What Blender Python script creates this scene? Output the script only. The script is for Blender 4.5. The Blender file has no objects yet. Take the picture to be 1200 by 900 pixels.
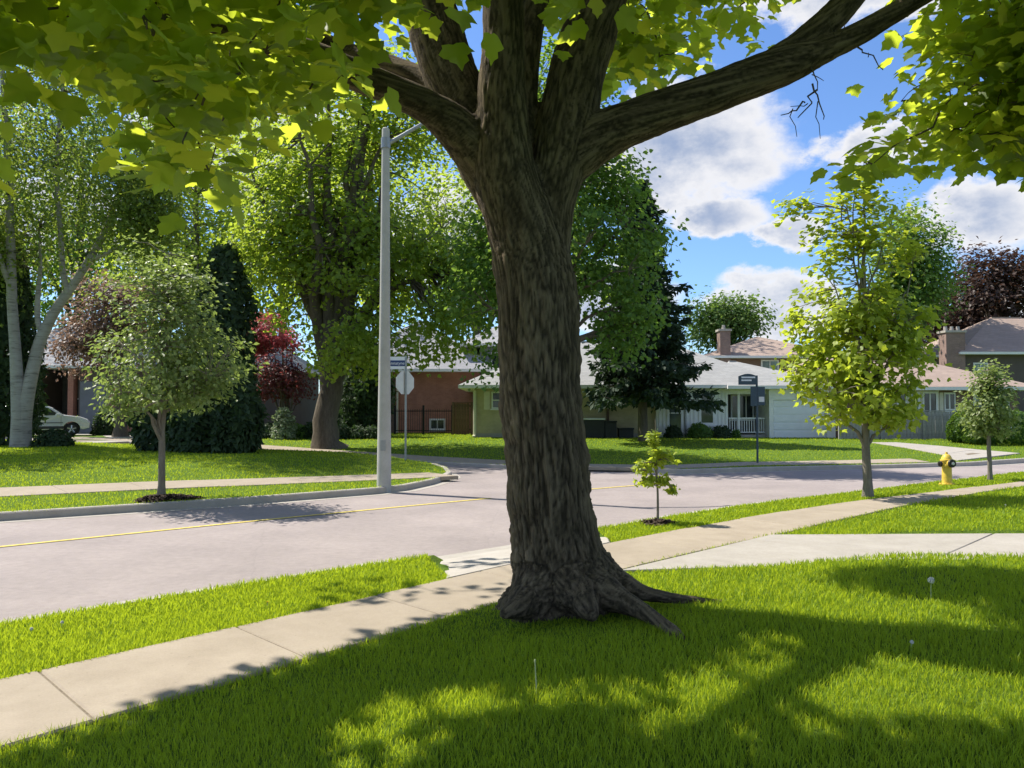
import bpy, bmesh, math, random
import numpy as np
from mathutils import Vector, Matrix, noise as mnoise
from mathutils.geometry import delaunay_2d_cdt

random.seed(7)
rng = np.random.default_rng(11)
scene = bpy.context.scene
col = scene.collection
rad = math.radians

# ------------------------------------------------------------------ camera
CAM_Z, FPX = 1.9, 930.0
PITCH = math.atan(30 / FPX)
cam_data = bpy.data.cameras.new('camera')
cam_data.sensor_width = 36.0
cam_data.lens = 36.0 * FPX / 1200.0
cam_data.clip_end = 3000
cam = bpy.data.objects.new('camera', cam_data)
cam.location = (0, 0, CAM_Z)
cam.rotation_euler = (math.pi / 2 + PITCH, 0, 0)
col.objects.link(cam)
scene.camera = cam
scene.render.resolution_x, scene.render.resolution_y = 1024, 768

# ------------------------------------------------------------------ sun, sky, exposure
SUN_EL, SUN_AZ = rad(53), rad(-62)          # azimuth from +Y, negative = left
SUN_DIR = Vector((math.sin(SUN_AZ) * math.cos(SUN_EL), math.cos(SUN_AZ) * math.cos(SUN_EL), math.sin(SUN_EL)))
sd = bpy.data.lights.new('sun', 'SUN')
sd.energy = 4.3
sd.angle = rad(0.53)
sd.color = (1.0, 0.94, 0.84)
sun = bpy.data.objects.new('sun', sd)
sun.rotation_euler = SUN_DIR.to_track_quat('Z', 'Y').to_euler()
col.objects.link(sun)
scene.view_settings.view_transform = 'Standard'
scene.view_settings.look = 'None'
scene.view_settings.exposure = 0.95
scene.view_settings.gamma = 1.0
scene.cycles.max_bounces = 7
scene.cycles.diffuse_bounces = 3
scene.cycles.transmission_bounces = 4
scene.cycles.transparent_max_bounces = 4


class NT:
    """tiny node-tree helper"""
    def __init__(self, tree):
        self.t = tree
        tree.nodes.clear()

    def n(self, typ, ins=None, **props):
        nd = self.t.nodes.new(typ)
        for k, v in props.items():
            setattr(nd, k, v)
        for k, v in (ins or {}).items():
            sock = nd.inputs[k]
            if isinstance(v, tuple) and len(v) == 2 and hasattr(v[0], 'outputs'):
                self.t.links.new(v[0].outputs[v[1]], sock)
            elif hasattr(v, 'outputs'):
                self.t.links.new(v.outputs[0], sock)
            else:
                sock.default_value = v
        return nd

    def math(self, op, a, b=None, c=None, clamp=False):
        ins = {0: a}
        if b is not None:
            ins[1] = b
        if c is not None:
            ins[2] = c
        return self.n('ShaderNodeMath', ins, operation=op, use_clamp=clamp)

    def ramp(self, fac, stops, interp='LINEAR'):
        nd = self.n('ShaderNodeValToRGB', {0: fac})
        cr = nd.color_ramp
        cr.interpolation = interp
        while len(cr.elements) < len(stops):
            cr.elements.new(0.5)
        for e, (p, c) in zip(cr.elements, stops):
            e.position = p
            e.color = c if len(c) == 4 else (*c, 1)
        return nd

    def mix(self, fac, a, b, blend='MIX'):
        nd = self.n('ShaderNodeMix', data_type='RGBA', blend_type=blend)
        for idx, v in ((0, fac), (6, a), (7, b)):
            s = nd.inputs[idx]
            if isinstance(v, tuple) and len(v) == 2 and hasattr(v[0], 'outputs'):
                self.t.links.new(v[0].outputs[v[1]], s)
            elif hasattr(v, 'outputs'):
                out = v.outputs[2] if v.bl_idname == 'ShaderNodeMix' else v.outputs[0]
                self.t.links.new(out, s)
            elif idx and len(v) == 3:
                s.default_value = (*v, 1)
            else:
                s.default_value = v
        return nd

    def link(self, a, ao, b, bi):
        self.t.links.new(a.outputs[ao], b.inputs[bi])


def build_world():
    w = bpy.data.worlds.new('World')
    scene.world = w
    w.use_nodes = True
    T = NT(w.node_tree)
    sky = T.n('ShaderNodeTexSky', sky_type='NISHITA')
    sky.sun_disc = False
    sky.sun_elevation = SUN_EL
    sky.sun_rotation = SUN_AZ
    sky.air_density = 1.0
    sky.dust_density = 0.35
    sky.ozone_density = 2.2
    tc = T.n('ShaderNodeTexCoord')
    sep = T.n('ShaderNodeSeparateXYZ', {0: (tc, 'Generated')})
    az = T.math('ARCTAN2', (sep, 0), (sep, 1))
    el = T.math('ARCSINE', (sep, 2))
    # warp the cloud outlines
    cv = T.n('ShaderNodeCombineXYZ', {0: az, 1: T.math('MULTIPLY', el, 1.5), 2: 0.0})
    nz = T.n('ShaderNodeTexNoise', {'Vector': cv, 'Scale': 13.0, 'Detail': 9.0, 'Roughness': 0.62})
    nz2 = T.n('ShaderNodeTexNoise', {'Vector': cv, 'Scale': 6.5, 'Detail': 5.0, 'Roughness': 0.55})
    nsep = T.n('ShaderNodeSeparateColor', {0: (nz, 'Color')})
    wx = T.math('MULTIPLY_ADD', (nsep, 0), 0.07, T.math('ADD', az, -0.035))
    wy = T.math('MULTIPLY_ADD', (nsep, 1), 0.05, T.math('ADD', el, -0.025))
    total = None
    # (azimuth, elevation, half width, half height) of cumulus heaps, radians
    heaps = [(0.21, 0.315, 0.15, 0.085), (0.262, 0.232, 0.065, 0.026), (0.34, 0.21, 0.045, 0.026),
             (0.535, 0.205, 0.075, 0.052), (0.315, 0.125, 0.09, 0.046), (0.52, 0.30, 0.16, 0.03),
             (0.47, 0.465, 0.22, 0.05), (0.60, 0.11, 0.06, 0.035), (0.12, 0.14, 0.10, 0.05),
             (-0.05, 0.22, 0.14, 0.07), (-0.3, 0.3, 0.16, 0.07), (-0.55, 0.2, 0.15, 0.06)]
    for (a, e, ra, re) in heaps:
        dx = T.math('DIVIDE', T.math('SUBTRACT', wx, a), ra)
        dy = T.math('DIVIDE', T.math('SUBTRACT', wy, e), re)
        r2 = T.math('ADD', T.math('MULTIPLY', dx, dx), T.math('MULTIPLY', dy, dy))
        m = T.math('SUBTRACT', 1.0, r2, clamp=False)
        total = m if total is None else T.math('MAXIMUM', total, m)
    # scattered cumulus everywhere else
    g = T.math('MULTIPLY_ADD', (nz2, 0), 5.0, -2.55)
    away = T.math('GREATER_THAN', T.math('ABSOLUTE', az), 0.72)
    hi = T.math('GREATER_THAN', el, 0.56)
    g = T.math('ADD', g, T.math('MULTIPLY_ADD', T.math('MAXIMUM', away, hi), 2.0, -2.0))
    total = T.math('MAXIMUM', total, g)
    dens = T.math('MULTIPLY_ADD', (nz, 0), 2.3, T.math('ADD', total, -1.25))
    mask = T.n('ShaderNodeMapRange', {0: dens, 1: -0.16, 2: 0.42}, interpolation_type='SMOOTHSTEP')
    core = T.n('ShaderNodeMapRange', {0: dens, 1: 0.1, 2: 1.3}, interpolation_type='SMOOTHSTEP')
    lit = T.mix(T.math('MULTIPLY', (core, 0), T.math('MULTIPLY_ADD', (nz2, 0), 1.5, 0.1, clamp=True)), (3.4, 3.35, 3.35), (1.2, 1.5, 2.15))
    skyc = T.mix(1.0, sky, (0.43, 0.54, 0.70), 'MULTIPLY')
    up = T.n('ShaderNodeMapRange', {0: el, 1: 0.0, 2: 0.06})
    mm = T.math('MULTIPLY', (mask, 0), T.math('MULTIPLY', (up, 0), 0.96))
    c = T.mix(mm, skyc, lit)
    bg = T.n('ShaderNodeBackground', {'Strength': 0.15})
    T.link(c, 2, bg, 0)
    out = T.n('ShaderNodeOutputWorld')
    T.link(bg, 0, out, 0)


build_world()

# ------------------------------------------------------------------ helpers
CP, SP = math.cos(PITCH), math.sin(PITCH)


def ray(px, py):
    cx, cy = (px - 600) / FPX, (450 - py) / FPX
    return Vector((cx, CP - SP * cy, SP + CP * cy))


def P(px, py, d):
    r = ray(px, py)
    return Vector((0, 0, CAM_Z)) + r * (d / r.y)


def G(px, py, z=0.0):
    r = ray(px, py)
    k = (z - CAM_Z) / r.z
    return np.array((r.x * k, r.y * k))


def project(p):
    """world points (n,3) -> picture px, py, depth"""
    p = np.asarray(p)
    dz = p[:, 2] - CAM_Z
    f = p[:, 1] * CP + dz * SP
    u = -p[:, 1] * SP + dz * CP
    f = np.where(f < 0.05, 0.05, f)
    return 600 + FPX * p[:, 0] / f, 450 - FPX * u / f, f


def tag(o, label=None, cat=None, group=None, kind=None):
    if label:
        o['label'] = label
    if cat:
        o['category'] = cat
    if group:
        o['group'] = group
    if kind:
        o['kind'] = kind
    return o


def empty(name, loc=(0, 0, 0), rz=0.0):
    o = bpy.data.objects.new(name, None)
    o.location = loc
    o.rotation_euler = (0, 0, rz)
    o.empty_display_size = 0.2
    col.objects.link(o)
    return o


def link(name, me, mat=None, parent=None):
    o = bpy.data.objects.new(name, me)
    if mat is not None and not me.materials:
        me.materials.append(mat)
    o.parent = parent
    col.objects.link(o)
    return o


def np_mesh(name, V, F, smooth=False):
    """V (n,3), F (m,k) with one k"""
    V = np.asarray(V, dtype=np.float32)
    F = np.asarray(F, dtype=np.int32)
    me = bpy.data.meshes.new(name)
    me.vertices.add(len(V))
    me.vertices.foreach_set('co', V.ravel())
    m, k = F.shape
    me.loops.add(m * k)
    me.loops.foreach_set('vertex_index', F.ravel())
    me.polygons.add(m)
    me.polygons.foreach_set('loop_start', np.arange(0, m * k, k, dtype=np.int32))
    me.polygons.foreach_set('loop_total', np.full(m, k, dtype=np.int32))
    me.polygons.foreach_set('use_smooth', np.full(m, smooth, dtype=bool))
    me.update(calc_edges=True)
    return me


class MB:
    """collects simple solids and makes ONE mesh object of them"""
    def __init__(self):
        self.bm = bmesh.new()

    def box(self, x0, x1, y0, y1, z0, z1, bevel=0.0):
        r = bmesh.ops.create_cube(self.bm, size=1.0)
        for v in r['verts']:
            v.co = Vector((x0 + (v.co.x + .5) * (x1 - x0), y0 + (v.co.y + .5) * (y1 - y0), z0 + (v.co.z + .5) * (z1 - z0)))
        if bevel:
            es = list({e for v in r['verts'] for e in v.link_edges})
            bmesh.ops.bevel(self.bm, geom=es, offset=bevel, segments=2, affect='EDGES', profile=0.6)
        return self

    def prism(self, pts, d0, d1, axis='y'):
        """closed outline pts (a,b) swept between d0 and d1 along axis"""
        def mk(a, b, d):
            return {'y': (a, d, b), 'z': (a, b, d), 'x': (d, a, b)}[axis]
        A = [self.bm.verts.new(mk(a, b, d0)) for a, b in pts]
        B = [self.bm.verts.new(mk(a, b, d1)) for a, b in pts]
        n = len(pts)
        self.bm.faces.new(A)
        self.bm.faces.new(B[::-1])
        for i in range(n):
            self.bm.faces.new((A[i], B[i], B[(i + 1) % n], A[(i + 1) % n]))
        return self

    def tube(self, pts, radii, sides=10, cap=True):
        pts = [Vector(p) for p in pts]
        rings = []
        for i, p in enumerate(pts):
            t = (pts[min(i + 1, len(pts) - 1)] - pts[max(i - 1, 0)]).normalized()
            u = t.cross(Vector((0.3, 1, 0.1)) if abs(t.y) < 0.9 else Vector((1, 0, 0))).normalized()
            w = t.cross(u)
            r = radii[i] if hasattr(radii, '__len__') else radii
            rings.append([self.bm.verts.new(p + (u * math.cos(a) + w * math.sin(a)) * r)
                          for a in [2 * math.pi * k / sides for k in range(sides)]])
        for a, b in zip(rings, rings[1:]):
            for k in range(sides):
                self.bm.faces.new((a[k], a[(k + 1) % sides], b[(k + 1) % sides], b[k]))
        if cap:
            self.bm.faces.new(rings[0][::-1])
            self.bm.faces.new(rings[-1])
        return self

    def build(self, name, mat, parent=None, smooth=False):
        bmesh.ops.recalc_face_normals(self.bm, faces=self.bm.faces[:])
        me = bpy.data.meshes.new(name)
        self.bm.to_mesh(me)
        self.bm.free()
        if smooth:
            me.polygons.foreach_set('use_smooth', [True] * len(me.polygons))
            try:
                me.set_sharp_from_angle(angle=rad(40))
            except Exception:
                pass
        return link(name, me, mat, parent)


def in_poly(x, y, poly):
    inside = np.zeros(len(x), dtype=bool)
    n = len(poly)
    for i in range(n):
        x0, y0 = poly[i][0], poly[i][1]
        x1, y1 = poly[(i + 1) % n][0], poly[(i + 1) % n][1]
        c = ((y0 > y) != (y1 > y))
        with np.errstate(divide='ignore', invalid='ignore'):
            xi = (x1 - x0) * (y - y0) / (y1 - y0 if y1 != y0 else 1e-9) + x0
        inside ^= c & (x < xi)
    return inside


def sstep(t):
    t = np.clip(t, 0, 1)
    return t * t * (3 - 2 * t)


# cheap vectorised value noise
_perm = rng.random((64, 64, 64)).astype(np.float32)


def vnoise(p):
    p = np.asarray(p, dtype=np.float64)
    i = np.floor(p).astype(int)
    f = p - i
    f = f * f * (3 - 2 * f)
    i &= 63
    j = (i + 1) & 63
    r = 0
    for dx in (0, 1):
        wx = f[:, 0] if dx else 1 - f[:, 0]
        ix = j[:, 0] if dx else i[:, 0]
        for dy in (0, 1):
            wy = f[:, 1] if dy else 1 - f[:, 1]
            iy = j[:, 1] if dy else i[:, 1]
            for dz in (0, 1):
                wz = f[:, 2] if dz else 1 - f[:, 2]
                iz = j[:, 2] if dz else i[:, 2]
                r = r + wx * wy * wz * _perm[ix, iy, iz]
    return r


def fbm(p, oct=4, gain=0.5):
    r, a, s = 0, 0.5, 0
    p = np.asarray(p, dtype=np.float64)
    for k in range(oct):
        r = r + a * vnoise(p * 2 ** k + 17.3 * k)
        s += a
        a *= gain
    return r / s


# ------------------------------------------------------------------ materials
def mat_new(name):
    m = bpy.data.materials.new(name)
    m.use_nodes = True
    return m, NT(m.node_tree)


def bsdf_out(T, color, rough=0.8, bump=None, bump_s=0.3, bump_d=0.02, metal=0.0, spec=0.3):
    b = T.n('ShaderNodeBsdfPrincipled', {'Roughness': rough, 'Metallic': metal, 'Specular IOR Level': spec})
    if hasattr(color, 'outputs'):
        T.link(color, 2 if color.bl_idname == 'ShaderNodeMix' else 0, b, 'Base Color')
    else:
        b.inputs['Base Color'].default_value = (*color, 1)
    if bump is not None:
        bp = T.n('ShaderNodeBump', {'Strength': bump_s, 'Distance': bump_d, 'Height': bump})
        T.link(bp, 0, b, 'Normal')
    o = T.n('ShaderNodeOutputMaterial')
    T.link(b, 0, o, 0)
    return b


def plain(name, c, rough=0.6, var=0.12, scale=6.0, metal=0.0, spec=0.3, bump=0.0):
    """paint or plain stuff with a little blotchy wear"""
    m, T = mat_new(name)
    tc = T.n('ShaderNodeTexCoord')
    nz = T.n('ShaderNodeTexNoise', {'Vector': (tc, 'Object'), 'Scale': scale, 'Detail': 6.0, 'Roughness': 0.65})
    lo = tuple(v * (1 - var) for v in c)
    hi = tuple(min(1, v * (1 + var)) for v in c)
    r = T.ramp(nz, [(0.3, lo), (0.7, hi)])
    bsdf_out(T, r, rough, nz if bump else None, bump, 0.01, metal, spec)
    return m


def m_asphalt():
    m, T = mat_new('asphalt')
    g = T.n('ShaderNodeNewGeometry')
    fine = T.n('ShaderNodeTexNoise', {'Vector': (g, 'Position'), 'Scale': 95.0, 'Detail': 4.0, 'Roughness': 0.75})
    mid = T.n('ShaderNodeTexNoise', {'Vector': (g, 'Position'), 'Scale': 9.0, 'Detail': 6.0, 'Roughness': 0.7})
    big = T.n('ShaderNodeTexNoise', {'Vector': (g, 'Position'), 'Scale': 0.5, 'Detail': 5.0, 'Roughness': 0.6})
    base = T.ramp(fine, [(0.28, (0.16, 0.142, 0.136)), (0.5, (0.315, 0.278, 0.265)), (0.75, (0.43, 0.385, 0.365))])
    b2 = T.mix(0.6, base, T.ramp(mid, [(0.3, (0.24, 0.21, 0.203)), (0.7, (0.355, 0.318, 0.30))]))
    b3 = T.mix(0.5, b2, T.ramp(big, [(0.3, (0.27, 0.25, 0.255)), (0.7, (0.55, 0.52, 0.51))]), 'OVERLAY')
    # hairline cracks
    vo = T.n('ShaderNodeTexVoronoi', {'Vector': T.mix(0.16, (g, 'Position'), (T.n('ShaderNodeTexNoise', {'Vector': (g, 'Position'), 'Scale': 1.6, 'Detail': 3.0}), 'Color')), 'Scale': 0.23}, feature='DISTANCE_TO_EDGE')
    T.t.links.new(vo.inputs['Vector'].links[0].from_node.outputs[2], vo.inputs['Vector'])
    cr = T.n('ShaderNodeMapRange', {0: (vo, 'Distance'), 1: 0.0, 2: 0.0028})
    b4 = T.mix(T.math('MULTIPLY_ADD', (cr, 0), 0.12, 0.88), (0.1, 0.09, 0.09), b3)
    bsdf_out(T, b4, 0.9, fine, 0.35, 0.008)
    return m


def m_concrete(name, c, fine=70.0):
    m, T = mat_new(name)
    g = T.n('ShaderNodeNewGeometry')
    oi = T.n('ShaderNodeObjectInfo')
    a = T.n('ShaderNodeTexNoise', {'Vector': (g, 'Position'), 'Scale': fine, 'Detail': 5.0, 'Roughness': 0.7})
    b = T.n('ShaderNodeTexNoise', {'Vector': (g, 'Position'), 'Scale': 2.2, 'Detail': 7.0, 'Roughness': 0.7})
    k = lambda f: tuple(v * f for v in c)
    x = T.ramp(a, [(0.3, k(0.72)), (0.7, k(1.15))])
    y = T.mix(0.55, x, T.ramp(b, [(0.32, (k(0.72)[0], k(0.70)[1], k(0.66)[2])), (0.62, k(1.08))]))
    z = T.mix(T.math('MULTIPLY', (oi, 'Random'), 0.28), y, k(0.72))
    spots = T.n('ShaderNodeTexVoronoi', {'Vector': (g, 'Position'), 'Scale': 9.0})
    sp = T.n('ShaderNodeMapRange', {0: (spots, 'Distance'), 1: 0.05, 2: 0.1})
    z2 = T.mix(T.math('MULTIPLY_ADD', (sp, 0), 0.35, 0.65), k(0.45), z)
    bsdf_out(T, z2, 0.88, a, 0.3, 0.006)
    return m


def m_turf():
    m, T = mat_new('turf')
    g = T.n('ShaderNodeNewGeometry')
    a = T.n('ShaderNodeTexNoise', {'Vector': (g, 'Position'), 'Scale': 40.0, 'Detail': 6.0, 'Roughness': 0.75})
    b = T.n('ShaderNodeTexNoise', {'Vector': (g, 'Position'), 'Scale': 0.7, 'Detail': 5.0, 'Roughness': 0.6})
    x = T.ramp(a, [(0.3, (0.05, 0.10, 0.012)), (0.55, (0.12, 0.20, 0.018)), (0.75, (0.21, 0.29, 0.035))])
    y = T.mix(0.4, x, T.ramp(b, [(0.3, (0.05, 0.11, 0.015)), (0.7, (0.125, 0.19, 0.03))]))
    bsdf_out(T, y, 0.9, a, 0.9, 0.05, spec=0.1)
    return m


def m_leaf(name, dark, light, trans, tfac=0.5, rough=0.45, hue_var=0.5, spec=0.35):
    """leaf blades: reflect on top, glow when the sun is behind"""
    m, T = mat_new(name)
    g = T.n('ShaderNodeNewGeometry')
    nz = T.n('ShaderNodeTexNoise', {'Vector': (g, 'Position'), 'Scale': 0.9, 'Detail': 3.0})
    f = T.math('MULTIPLY_ADD', (g, 'Random Per Island'), 0.65, T.math('MULTIPLY', nz, 0.45), clamp=True)
    c = T.ramp(f, [(0.12, dark), (0.9, light)])
    tl = tuple(v * (1 - 0.35 * hue_var) for v in trans)
    tcol = T.ramp(f, [(0.1, tl), (0.95, trans)])
    pb = T.n('ShaderNodeBsdfPrincipled', {'Roughness': rough, 'Specular IOR Level': spec})
    T.link(c, 0, pb, 'Base Color')
    tr = T.n('ShaderNodeBsdfTranslucent')
    T.link(tcol, 0, tr, 0)
    mx = T.n('ShaderNodeMixShader', {0: tfac})
    T.link(pb, 0, mx, 1)
    T.link(tr, 0, mx, 2)
    o = T.n('ShaderNodeOutputMaterial')
    T.link(mx, 0, o, 0)
    return m


def m_bark(name, c0, c1, c2, coord=None, scale=24.0):
    m, T = mat_new(name)
    if coord:
        at = T.n('ShaderNodeAttribute', attribute_name=coord)
        v = (at, 'Vector')
    else:
        tc = T.n('ShaderNodeTexCoord')
        v = T.n('ShaderNodeMapping', {0: (tc, 'Object'), 'Scale': (1, 1, 0.22)})
    a = T.n('ShaderNodeTexNoise', {'Vector': v, 'Scale': scale, 'Detail': 8.0, 'Roughness': 0.72, 'Distortion': 0.6})
    b = T.n('ShaderNodeTexNoise', {'Vector': v, 'Scale': scale * 0.16, 'Detail': 4.0})
    g = T.n('ShaderNodeNewGeometry')
    pt = T.n('ShaderNodeTexNoise', {'Vector': (g, 'Position'), 'Scale': 1.7, 'Detail': 5.0, 'Roughness': 0.65})
    x = T.ramp(a, [(0.32, c0), (0.5, c1), (0.72, c2)])
    y = T.mix(0.35, x, T.ramp(b, [(0.3, c0), (0.7, c2)]))
    z = T.mix(T.math('MULTIPLY', T.ramp(pt, [(0.48, (0, 0, 0)), (0.72, (1, 1, 1))]), 0.4), y, tuple(v * 0.8 + 0.02 * w for v, w in zip(c1, (0.6, 1, 0.3))))
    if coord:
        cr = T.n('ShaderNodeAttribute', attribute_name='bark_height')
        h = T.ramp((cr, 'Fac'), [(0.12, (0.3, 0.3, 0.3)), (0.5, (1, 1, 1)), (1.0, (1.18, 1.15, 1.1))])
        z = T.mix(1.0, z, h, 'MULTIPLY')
    bsdf_out(T, z, 0.92, a, 0.9, 0.03, spec=0.15)
    return m


def m_birch():
    m, T = mat_new('birch_bark')
    tc = T.n('ShaderNodeTexCoord')
    mp = T.n('ShaderNodeMapping', {0: (tc, 'Object'), 'Scale': (1, 1, 7)})
    a = T.n('ShaderNodeTexNoise', {'Vector': mp, 'Scale': 1.8, 'Detail': 6.0, 'Roughness': 0.7})
    b = T.n('ShaderNodeTexNoise', {'Vector': (tc, 'Object'), 'Scale': 2.0, 'Detail': 4.0})
    x = T.ramp(a, [(0.36, (0.08, 0.07, 0.06)), (0.45, (0.33, 0.305, 0.27)), (0.7, (0.46, 0.43, 0.38))])
    y = T.mix(0.4, x, T.ramp(b, [(0.3, (0.2, 0.175, 0.15)), (0.7, (0.43, 0.40, 0.36))]))
    bsdf_out(T, y, 0.8, a, 0.4, 0.02)
    return m


def m_brick(name, c1, c2, mortar, bw=0.22, bh=0.075):
    m, T = mat_new(name)
    tc = T.n('ShaderNodeTexCoord')
    sp = T.n('ShaderNodeSeparateXYZ', {0: (tc, 'Object')})
    h = T.math('ADD', (sp, 0), (sp, 1))
    cv = T.n('ShaderNodeCombineXYZ', {0: h, 1: (sp, 2), 2: 0.0})
    br = T.n('ShaderNodeTexBrick', {'Vector': cv, 'Color1': (*c1, 1), 'Color2': (*c2, 1), 'Mortar': (*mortar, 1),
                                    'Scale': 1.0, 'Mortar Size': 0.006, 'Bias': 0.0, 'Brick Width': bw, 'Row Height': bh})
    nz = T.n('ShaderNodeTexNoise', {'Vector': (tc, 'Object'), 'Scale': 1.3, 'Detail': 6.0, 'Roughness': 0.7})
    y = T.mix(0.5, br, T.ramp(nz, [(0.3, tuple(v * 0.7 for v in c1)), (0.7, tuple(min(1, v * 1.2) for v in c2))]))
    bsdf_out(T, y, 0.9, (br, 'Fac'), -0.4, 0.01)
    return m


def m_shingle(name, c):
    m, T = mat_new(name)
    tc = T.n('ShaderNodeTexCoord')
    sp = T.n('ShaderNodeSeparateXYZ', {0: (tc, 'Object')})
    cv = T.n('ShaderNodeCombineXYZ', {0: T.math('ADD', (sp, 0), T.math('MULTIPLY', (sp, 1), 0.37)), 1: (sp, 2), 2: 0.0})
    k = lambda f: tuple(min(1, v * f) for v in c)
    br = T.n('ShaderNodeTexBrick', {'Vector': cv, 'Color1': (*k(0.86), 1), 'Color2': (*k(1.12), 1), 'Mortar': (*k(0.66), 1),
                                    'Scale': 1.0, 'Mortar Size': 0.009, 'Brick Width': 0.34, 'Row Height': 0.085})
    nz = T.n('ShaderNodeTexNoise', {'Vector': (tc, 'Object'), 'Scale': 0.9, 'Detail': 7.0, 'Roughness': 0.7})
    y = T.mix(0.4, br, T.ramp(nz, [(0.3, k(0.78)), (0.7, k(1.12))]))
    bsdf_out(T, y, 0.92, (br, 'Fac'), -0.5, 0.015)
    return m


def m_glass(name, c=(0.03, 0.04, 0.045), rough=0.06):
    m, T = mat_new(name)
    g = T.n('ShaderNodeNewGeometry')
    nz = T.n('ShaderNodeTexNoise', {'Vector': (g, 'Position'), 'Scale': 1.4, 'Detail': 2.0})
    r = T.ramp(nz, [(0.35, tuple(v * 0.5 for v in c)), (0.65, tuple(v * 2.0 for v in c))])
    bsdf_out(T, r, rough, spec=0.6)
    return m


M = {}
M['asphalt'] = m_asphalt()
M['walk'] = m_concrete('walk_concrete', (0.345, 0.29, 0.222))
M['kerb'] = m_concrete('kerb_concrete', (0.40, 0.37, 0.33))
M['drive'] = m_concrete('drive_concrete', (0.38, 0.35, 0.31), 40.0)
M['joint'] = plain('joint_dirt', (0.17, 0.14, 0.10), 0.95, 0.4, 20)
M['turf'] = m_turf()
M['grass'] = m_leaf('grass_blades', (0.11, 0.19, 0.012), (0.28, 0.38, 0.03), (0.62, 0.75, 0.03), 0.48, 0.5, 0.6, 0.2)
M['paint_yellow'] = plain('yellow_paint', (0.56, 0.44, 0.11), 0.8, 0.35, 14)
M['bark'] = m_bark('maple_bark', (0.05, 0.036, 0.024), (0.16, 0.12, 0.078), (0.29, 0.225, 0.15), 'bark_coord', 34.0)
M['bark_far'] = m_bark('far_bark', (0.06, 0.048, 0.036), (0.12, 0.1, 0.075), (0.2, 0.17, 0.13), None, 14)
M['bark_young'] = m_bark('young_bark', (0.13, 0.11, 0.085), (0.21, 0.185, 0.15), (0.3, 0.27, 0.225), None, 20)
M['birch'] = m_birch()
M['leaf_maple'] = m_leaf('maple_leaf', (0.055, 0.11, 0.015), (0.13, 0.21, 0.025), (0.68, 0.80, 0.06), 0.62, 0.42)
M['leaf_far'] = m_leaf('street_maple_leaf', (0.06, 0.115, 0.02), (0.17, 0.25, 0.04), (0.54, 0.68, 0.06), 0.52, 0.5)
M['leaf_mid'] = m_leaf('shade_tree_leaf', (0.035, 0.09, 0.022), (0.105, 0.19, 0.04), (0.32, 0.50, 0.06), 0.47, 0.5)
M['leaf_birch'] = m_leaf('birch_leaf', (0.06, 0.10, 0.022), (0.17, 0.225, 0.05), (0.40, 0.52, 0.06), 0.45, 0.45)
M['leaf_linden'] = m_leaf('linden_leaf', (0.08, 0.125, 0.04), (0.26, 0.31, 0.12), (0.38, 0.50, 0.1), 0.38, 0.42)
M['leaf_bright'] = m_leaf('bright_leaf', (0.13, 0.20, 0.02), (0.30, 0.36, 0.045), (0.62, 0.72, 0.05), 0.5, 0.45)
M['leaf_airy'] = m_leaf('airy_leaf', (0.06, 0.12, 0.03), (0.15, 0.24, 0.055), (0.22, 0.36, 0.05), 0.4, 0.6)
M['leaf_dark'] = m_leaf('cedar_leaf', (0.02, 0.042, 0.018), (0.05, 0.085, 0.03), (0.07, 0.13, 0.03), 0.28, 0.7)
M['leaf_spruce'] = m_leaf('spruce_needle', (0.014, 0.034, 0.018), (0.045, 0.075, 0.038), (0.05, 0.09, 0.03), 0.2, 0.7)
M['leaf_red'] = m_leaf('red_leaf', (0.16, 0.035, 0.045), (0.40, 0.11, 0.12), (0.6, 0.12, 0.14), 0.45, 0.5)
M['leaf_crimson'] = m_leaf('crimson_leaf', (0.06, 0.018, 0.02), (0.15, 0.05, 0.05), (0.28, 0.06, 0.055), 0.42, 0.5)
M['leaf_purple'] = m_leaf('purple_leaf', (0.022, 0.014, 0.013), (0.085, 0.05, 0.034), (0.13, 0.06, 0.035), 0.32, 0.5)
M['leaf_pink'] = m_leaf('bronze_leaf', (0.13, 0.09, 0.07), (0.32, 0.22, 0.18), (0.36, 0.22, 0.15), 0.36, 0.5)
M['leaf_hedge'] = m_leaf('hedge_leaf', (0.03, 0.075, 0.012), (0.085, 0.16, 0.025), (0.16, 0.28, 0.02), 0.34, 0.5)
M['leaf_silver'] = m_leaf('variegated_leaf', (0.10, 0.14, 0.07), (0.36, 0.40, 0.26), (0.3, 0.4, 0.15), 0.3, 0.5)

# ------------------------------------------------------------------ street frame
# t runs along the street (to the right and away), s across it (away from the camera)
UT = np.array((0.715, 0.699))
UT /= np.linalg.norm(UT)
US = np.array((-UT[1], UT[0]))


def to_ts(p):
    p = np.atleast_2d(p)
    return p @ UT, p @ US


def from_ts(t, s):
    return np.outer(np.atleast_1d(t), UT) + np.outer(np.atleast_1d(s), US)


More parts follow.
